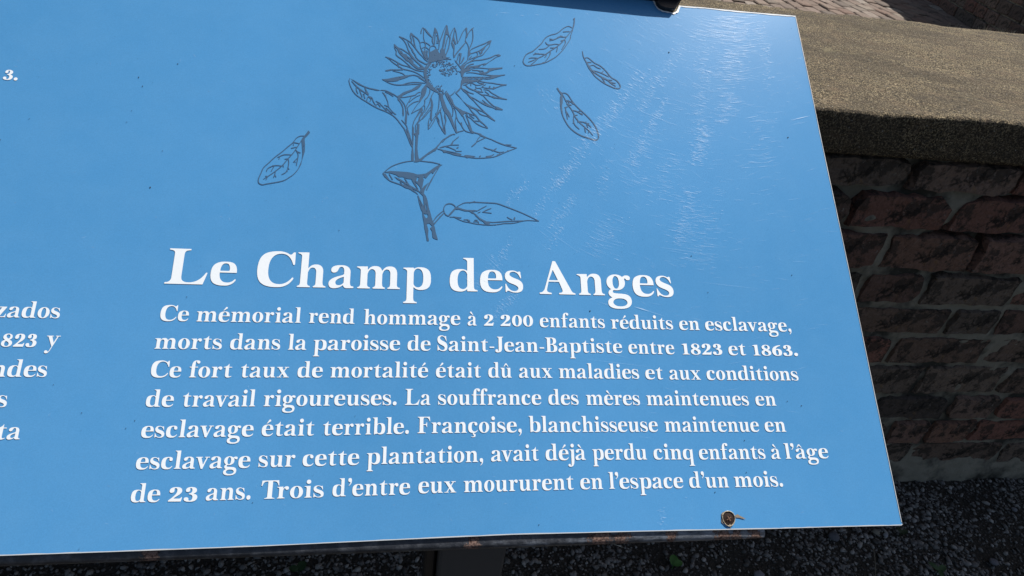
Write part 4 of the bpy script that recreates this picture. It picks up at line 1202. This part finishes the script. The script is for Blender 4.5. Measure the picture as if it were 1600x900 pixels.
def specks():
    rng = random.Random(31); V = []; Fc = []
    spots = [(235,293,1.7),(217,121,1.5),(223,135,1.4),(278,100,1.3),(46,186,1.1),(922,486,1.8),(1045,82,1.6),(804,103,.9),(1,219,1.3),(198,191,.9),(206,173,.9),(254,236,1.0),(211,657,1.2),(197,669,1.2),(84,601,.9),
             (128,645,1.0),(967,583,1.0),(1163,688,1.2),(1166,738,1.1),(1117,769,1.4),(842,820,1.2),(1237,430,1.2),(1231,215,1.6),(1080,400,1.2),(1106,457,1.0),(1252,634,1.3),(1230,627,1.0),(530,360,1.0),(292,464,1.1),(124,858,1.0),(555,650,.8),(395,785,1.0)]
    spots += [(rng.uniform(5, 1250), rng.uniform(20, 825), rng.uniform(.25, .55)) for _ in range(150)]
    for x, y, r in spots:
        b = len(V); n = 7; V.append(on_panel(x, y) + PN*.0008)
        for i in range(n):
            a = i/n*6.283; rr = .65*r*rng.uniform(.7, 1.2); V.append(on_panel(x + rr*math.cos(a), y + rr*math.sin(a)) + PN*.0004)
        Fc += [(b, b+1+(i+1) % n, b+1+i) for i in range(n)]
    o = mk('dirt_specks', V, Fc, mat_flat('dark_dirt', (.03, .035, .045), .8, .2), PANEL); tag(o, kind='stuff')
specks()

def screw():
    c = on_panel(1138, 810); ex = PX; ey = -PD
    def ringpt(r, a, h): return c + ex*r*math.cos(a) + ey*r*math.sin(a)*1.06 + PN*h
    n = 28; V = []; Fc = []; rng = random.Random(3)
    prof = [(.0064, .0004), (.0063, .0010), (.0060, .0013), (.0056, .0010), (.0055, .0003)]
    for r, h in prof:
        for i in range(n): V.append(ringpt(r*(1 + .03*math.sin(3*i/n*6.28)), i/n*6.283, h))
    for k in range(len(prof)-1):
        for i in range(n): Fc.append((k*n+i, k*n+(i+1) % n, (k+1)*n+(i+1) % n, (k+1)*n+i))
    t = NT('tarnished_washer', .5, .5); t.base(t.mix(t.ramp(t.noise(900, 5, .7), [(.42, 0.0), (.6, 1.0)]), (.55, .50, .38), (.16, .10, .05)))
    mk('washer', V, Fc, t.m, PANEL, smooth=True)
    t = NT('rusty_screw', .8, .3); t.base(t.mix(t.noise(900, 5), (.006, .003, .002), (.040, .017, .010)))
    V = []; Fc = []
    for k, (r, h) in enumerate([(.0055, .0004), (.0044, .0005), (.0024, .0009)]):
        for i in range(n): V.append(ringpt(r, i/n*6.283, h))
    for k in range(2):
        for i in range(n): Fc.append((k*n+i, k*n+(i+1) % n, (k+1)*n+(i+1) % n, (k+1)*n+i))
    Fc.append(tuple(range(2*n, 3*n))); so_ = mk('screw_head', V, Fc, t.m, PANEL, smooth=False)
    V = []; Fc = []
    for a in (.5, 2.07):
        for s in (0,):
            c_, s2 = math.cos(a), math.sin(a); b = len(V)
            V += [c + (ex*(p*c_ - q*s2) + ey*(p*s2 + q*c_)) + PN*.0015 for p, q in ((-.0024, -.0004), (.0024, -.0004), (.0024, .0004), (-.0024, .0004))]; Fc.append((b, b+1, b+2, b+3))
    V[4:] = [v + PN*.0002 for v in V[4:]]
    mk('screw_slot', V, Fc, mat_flat('worn_steel', (.16, .085, .05), .6, .4), PANEL)
    # flaked streak beside the washer
    V = []; Fc = []
    for pl, h in (([(1148,805),(1152,803.5),(1156,806),(1161,808.5),(1165,811),(1160,810.5),(1155,809),(1149,808.5)], .0006), ([(1139,819),(1141,818.5),(1141.5,823),(1141,827),(1140,823)], .0005), ([(1127,802),(1130,799.5),(1129,806),(1128,815),(1131,820),(1127,816)], .0006)):
        b = len(V); V += [on_panel(*q) + PN*h for q in pl]; Fc.append(tuple(range(b, b+len(pl))))
    o = mk('flaked_paint', V, Fc, mat_flat('brownish_flakes', (.26, .21, .15), .8, .2), PANEL)
    if o.data.polygons[0].normal.dot(Vector(PN)) < 0: o.data.flip_normals()
screw()

def tube(name, a, b, r, mat, n=28, sq=1.0, seg=60, cap=True):
    """a bar along x; sq > 1 squares its section"""
    a = np.array(a); b = np.array(b); V = []; Fc = []
    for k in range(seg+1):
        t = k/seg; c = a + (b-a)*t
        rr = 1.0 if k not in (0, seg) else .96
        for i in range(n):
            th = i/n*6.2832; cy, sy = math.cos(th), math.sin(th)
            cy = math.copysign(abs(cy)**(1/sq), cy); sy = math.copysign(abs(sy)**(1/sq), sy)
            V.append(c + (-PD*cy + PN*sy)*r*rr)
    for k in range(seg):
        for i in range(n): Fc.append((k*n+i, k*n+(i+1) % n, (k+1)*n+(i+1) % n, (k+1)*n+i))
    Fc.append(tuple(reversed(range(n)))); Fc.append(tuple(range(seg*n, seg*n+n)))
    return mk(name, V, Fc, mat, SIGN, smooth=True)
def frame():
    e0 = on_panel(0, 868); r = .0108
    yz = e0*np.array([0, 1, 1])
    # the lower edge of the sheet sags slightly; the tube follows its two ends
    el = on_panel(0, 869); er = on_panel(1197, 828); off = PD*(-.0032) - PN*(.0020 + r)
    dirv = (er - el); dirv /= dirv[0]
    tube('lower_rail', el + off + dirv*(-1.05), er + off, r, M_RAIL, sq=2.2)
    # upper rail, painted black, proud of the sheet
    u = on_panel(1022, 3.0); R2 = .0125; hc = .004; c = u - PD*0 
    # centre so that the tube's lower outline meets the sheet's top line as seen in the photograph
    c = u + PD*(-1.39*R2 + .97*hc)*1 + PN*hc
    endx = on_panel(1061, 3)[0]
    tube('upper_rail', (left_x := -1.35, c[1], c[2]), (endx, c[1], c[2]), R2, M_BLACK, sq=3)
    # end bracket bent down over the sheet
    q = [on_panel(1024, 8), on_panel(1029, 14), on_panel(1037, 17.5), on_panel(1052, 19), on_panel(1056, 13), on_panel(1060, 4)]
    top = [lift(p, .0055) for p in q]; bot = [lift(p, -.002) for p in q]
    back_ = [p - PD*.02 for p in (q[-1], q[0])]
    top += [lift(p, .0065) for p in back_]; bot += [lift(p, -.002) for p in back_]
    n = len(top); V = top + bot; Fc = [tuple(range(n)), tuple(reversed(range(n, 2*n)))] + [((i+1) % n, i, n+i, n+(i+1) % n) for i in range(n)]
    bevel(mk('end_bracket', V, Fc, M_BLACK, SIGN), .001)
    # post
    yp = .325
    xl = at_y(686, 870, yp)[0]; xr = at_y(790, 870, yp)[0]; zt = on_panel(700, 845)[2] - .02
    V, Fc = box(xl, xr, yp, yp + .05, -.05, zt); bevel(mk('post', V, Fc, M_POST, SIGN), .003)
    V, Fc = box(at_y(664, 870, yp + .015)[0], xl - .0015, yp + .015, yp + .045, -.05, zt - .002); bevel(mk('post_flange', V, Fc, M_BLACK, SIGN), .002)
    V, Fc = box(xl - .06, xr + .06, yp - .05, yp + .10, -.02, .006); bevel(mk('base_plate', V, Fc, M_POST, SIGN), .002)
    print('post', xl, xr, zt)
frame()

# ---------------------------------------------------------------- small things on the gravel and coping
def pebble(u, v, r, label, col, seed):
    c = on_ground(u, v, .004); rng = random.Random(seed); V = []; Fc = []; n = 12; m_ = 7
    for j in range(m_+1):
        ph = math.pi*j/m_
        for i in range(n):
            th = 6.2832*i/n; k = 1 + .16*fbm(math.cos(th)*1.3 + seed, math.sin(th)*1.3, ph)
            V.append((c[0] + r*1.15*k*math.sin(ph)*math.cos(th), c[1] + r*k*math.sin(ph)*math.sin(th), c[2] + r*.55*k*math.cos(ph)))
    for j in range(m_):
        for i in range(n): Fc.append((j*n+i, (j+1)*n+i, (j+1)*n+(i+1) % n, j*n+(i+1) % n))
    t = NT('pebble_stone', .8, .25); t.base(t.mix(t.noise(180, 5, .7), col, tuple(x*.6 for x in col))); t.bump(t.noise(150, 5), .002, .8)
    tag(mk('pebble', V, Fc, t.m, smooth=True, origin=c), label, 'pebble', 'larger pebbles in the gravel')
pebble(1303, 838, .0125, 'largest round grey pebble on the gravel, below the lower right corner of the sign', (.13, .135, .15), 1)
pebble(1369, 831, .0075, 'smaller pale tan pebble to the right of the round grey one, under the sign corner', (.24, .23, .19), 2)
pebble(1384, 836, .0055, 'whitish angular pebble just right of the tan pebble by the sign corner', (.34, .35, .37), 3)
pebble(1585, 796, .0068, 'pale oval pebble at the right edge of the picture, out in the gravel', (.22, .225, .24), 4)
pebble(1186, 898, .0105, 'light grey pebble at the bottom edge, below the rusty end of the rail', (.24, .245, .27), 6)
pebble(1553, 878, .0095, 'flat light grey pebble in the gravel near the lower right corner of the picture', (.17, .172, .19), 7)

def leafblade(c, ang, L_, w, tilt, bend=.3):
    V = []; Fc = []; n = 6
    for i in range(n+1):
        t = i/n; ww = w*math.sin(math.pi*min(1, t*.93 + .07))**.6*.5; x = L_*t; z = L_*(tilt*t - bend*t*t)
        for s in (-1, 0, 1):
            V.append((c[0] + x*math.cos(ang) - s*ww*math.sin(ang), c[1] + x*math.sin(ang) + s*ww*math.cos(ang), c[2] + z + abs(s)*ww*.25))
    for i in range(n):
        for s in (0, 1): Fc.append((3*i+s, 3*i+s+1, 3*i+s+4, 3*i+s+3))
    return V, Fc
def weed(u, v, size, leaves, label, col, seed):
    c = on_ground(u, v, .006); rng = random.Random(seed); t = NT('weed_leaf', .6, .3); t.base(t.mix(t.noise(120, 4), col, tuple(x*.6 for x in col)))
    t.b.inputs['Transmission Weight'].default_value = 0.0
    W = thing('weed_seedling', label, 'weed', tuple(c), 'small green weeds in the gravel')
    for k, (a, L_, w) in enumerate(leaves):
        V, Fc = leafblade(c + np.array([0, 0, .003*k]), a, L_*size, w*size, .35, .25); mk('leaf', V, Fc, t.m, W, smooth=True)
    V = []; Fc = []
    for i in range(6): a = i/6*6.283; V += [(c[0] + .0012*math.cos(a), c[1] + .0012*math.sin(a), -.01), (c[0] + .0008*math.cos(a), c[1] + .0008*math.sin(a), c[2] + .004)]
    for i in range(6): j = (i+1) % 6; Fc.append((2*i, 2*j, 2*j+1, 2*i+1))
    mk('stem', V, Fc, t.m, W)
weed(1052, 884, .026, [(1.2, 1.0, .75), (.2, .85, .6)], 'bright green round-leaved weed seedling under the rusty part of the lower rail', (.075, .20, .045), 1)
weed(1466, 893, .028, [(.4, 1, .5), (2.2, .9, .5), (4.2, .7, .4)], 'low green weed at the bottom edge, right of the dry twig', (.035, .085, .03), 2)
weed(466, 892, .024, [(1.0, .9, .8), (2.9, .8, .6)], 'dark green weed in the shade left of the sign post', (.03, .07, .025), 3)
weed(1408, 834, .022, [(.3, 1, .5), (1.9, .8, .5)], 'tiny dark weed right beside the lower right corner of the sign', (.03, .05, .02), 4)

def twig():
    pts = [on_ground(u, v, .010) for u, v in ((1365, 858), (1366.5, 872), (1368.5, 886), (1368, 902), (1371, 915))]
    V = []; Fc = []; n = 6
    for k, p in enumerate(pts):
        r = .0016*(1 - .12*k)
        for i in range(n): a = i/n*6.283; V.append((p[0] + r*math.cos(a), p[1] + .0002*k, p[2] + r*math.sin(a) + .001*math.sin(k*2)))
    for k in range(len(pts)-1):
        for i in range(n): Fc.append((k*n+i, k*n+(i+1) % n, (k+1)*n+(i+1) % n, (k+1)*n+i))
    tag(mk('dry_twig', V, Fc, mat_flat('dry_twig_bark', (.19, .17, .13), .85, .1), smooth=True, origin=pts[0]), 'thin dry twig lying on the gravel below the sign corner', 'twig')
twig()
def tufts():
    rng = random.Random(6); V = []; Fc = []
    for cx, n in ((at_y(1540, 44, COP_B)[0], 16), (at_y(1565, 47, COP_B)[0], 10), (at_y(1576, 49, COP_B)[0], 12), (at_y(1490, 40, COP_B)[0], 5)):
        for _ in range(n):
            a = rng.uniform(0, 6.28); L_ = rng.uniform(.005, .013); x = cx + rng.gauss(0, .010); y = COP_B - .004 + rng.uniform(-.004, .003); b = len(V)
            V += [(x-.0007, y, COP_T-.003), (x+.0007, y, COP_T-.003), (x + L_*.5*math.cos(a), y + L_*.3*math.sin(a), COP_T + L_)]; Fc.append((b, b+1, b+2))
    o = mk('moss_tufts', V, Fc, mat_flat('dry_moss', (.38, .36, .30), .9, .1)); tag(o, 'tiny pale dry moss tufts along the back edge of the coping', 'moss', kind='stuff')
tufts()
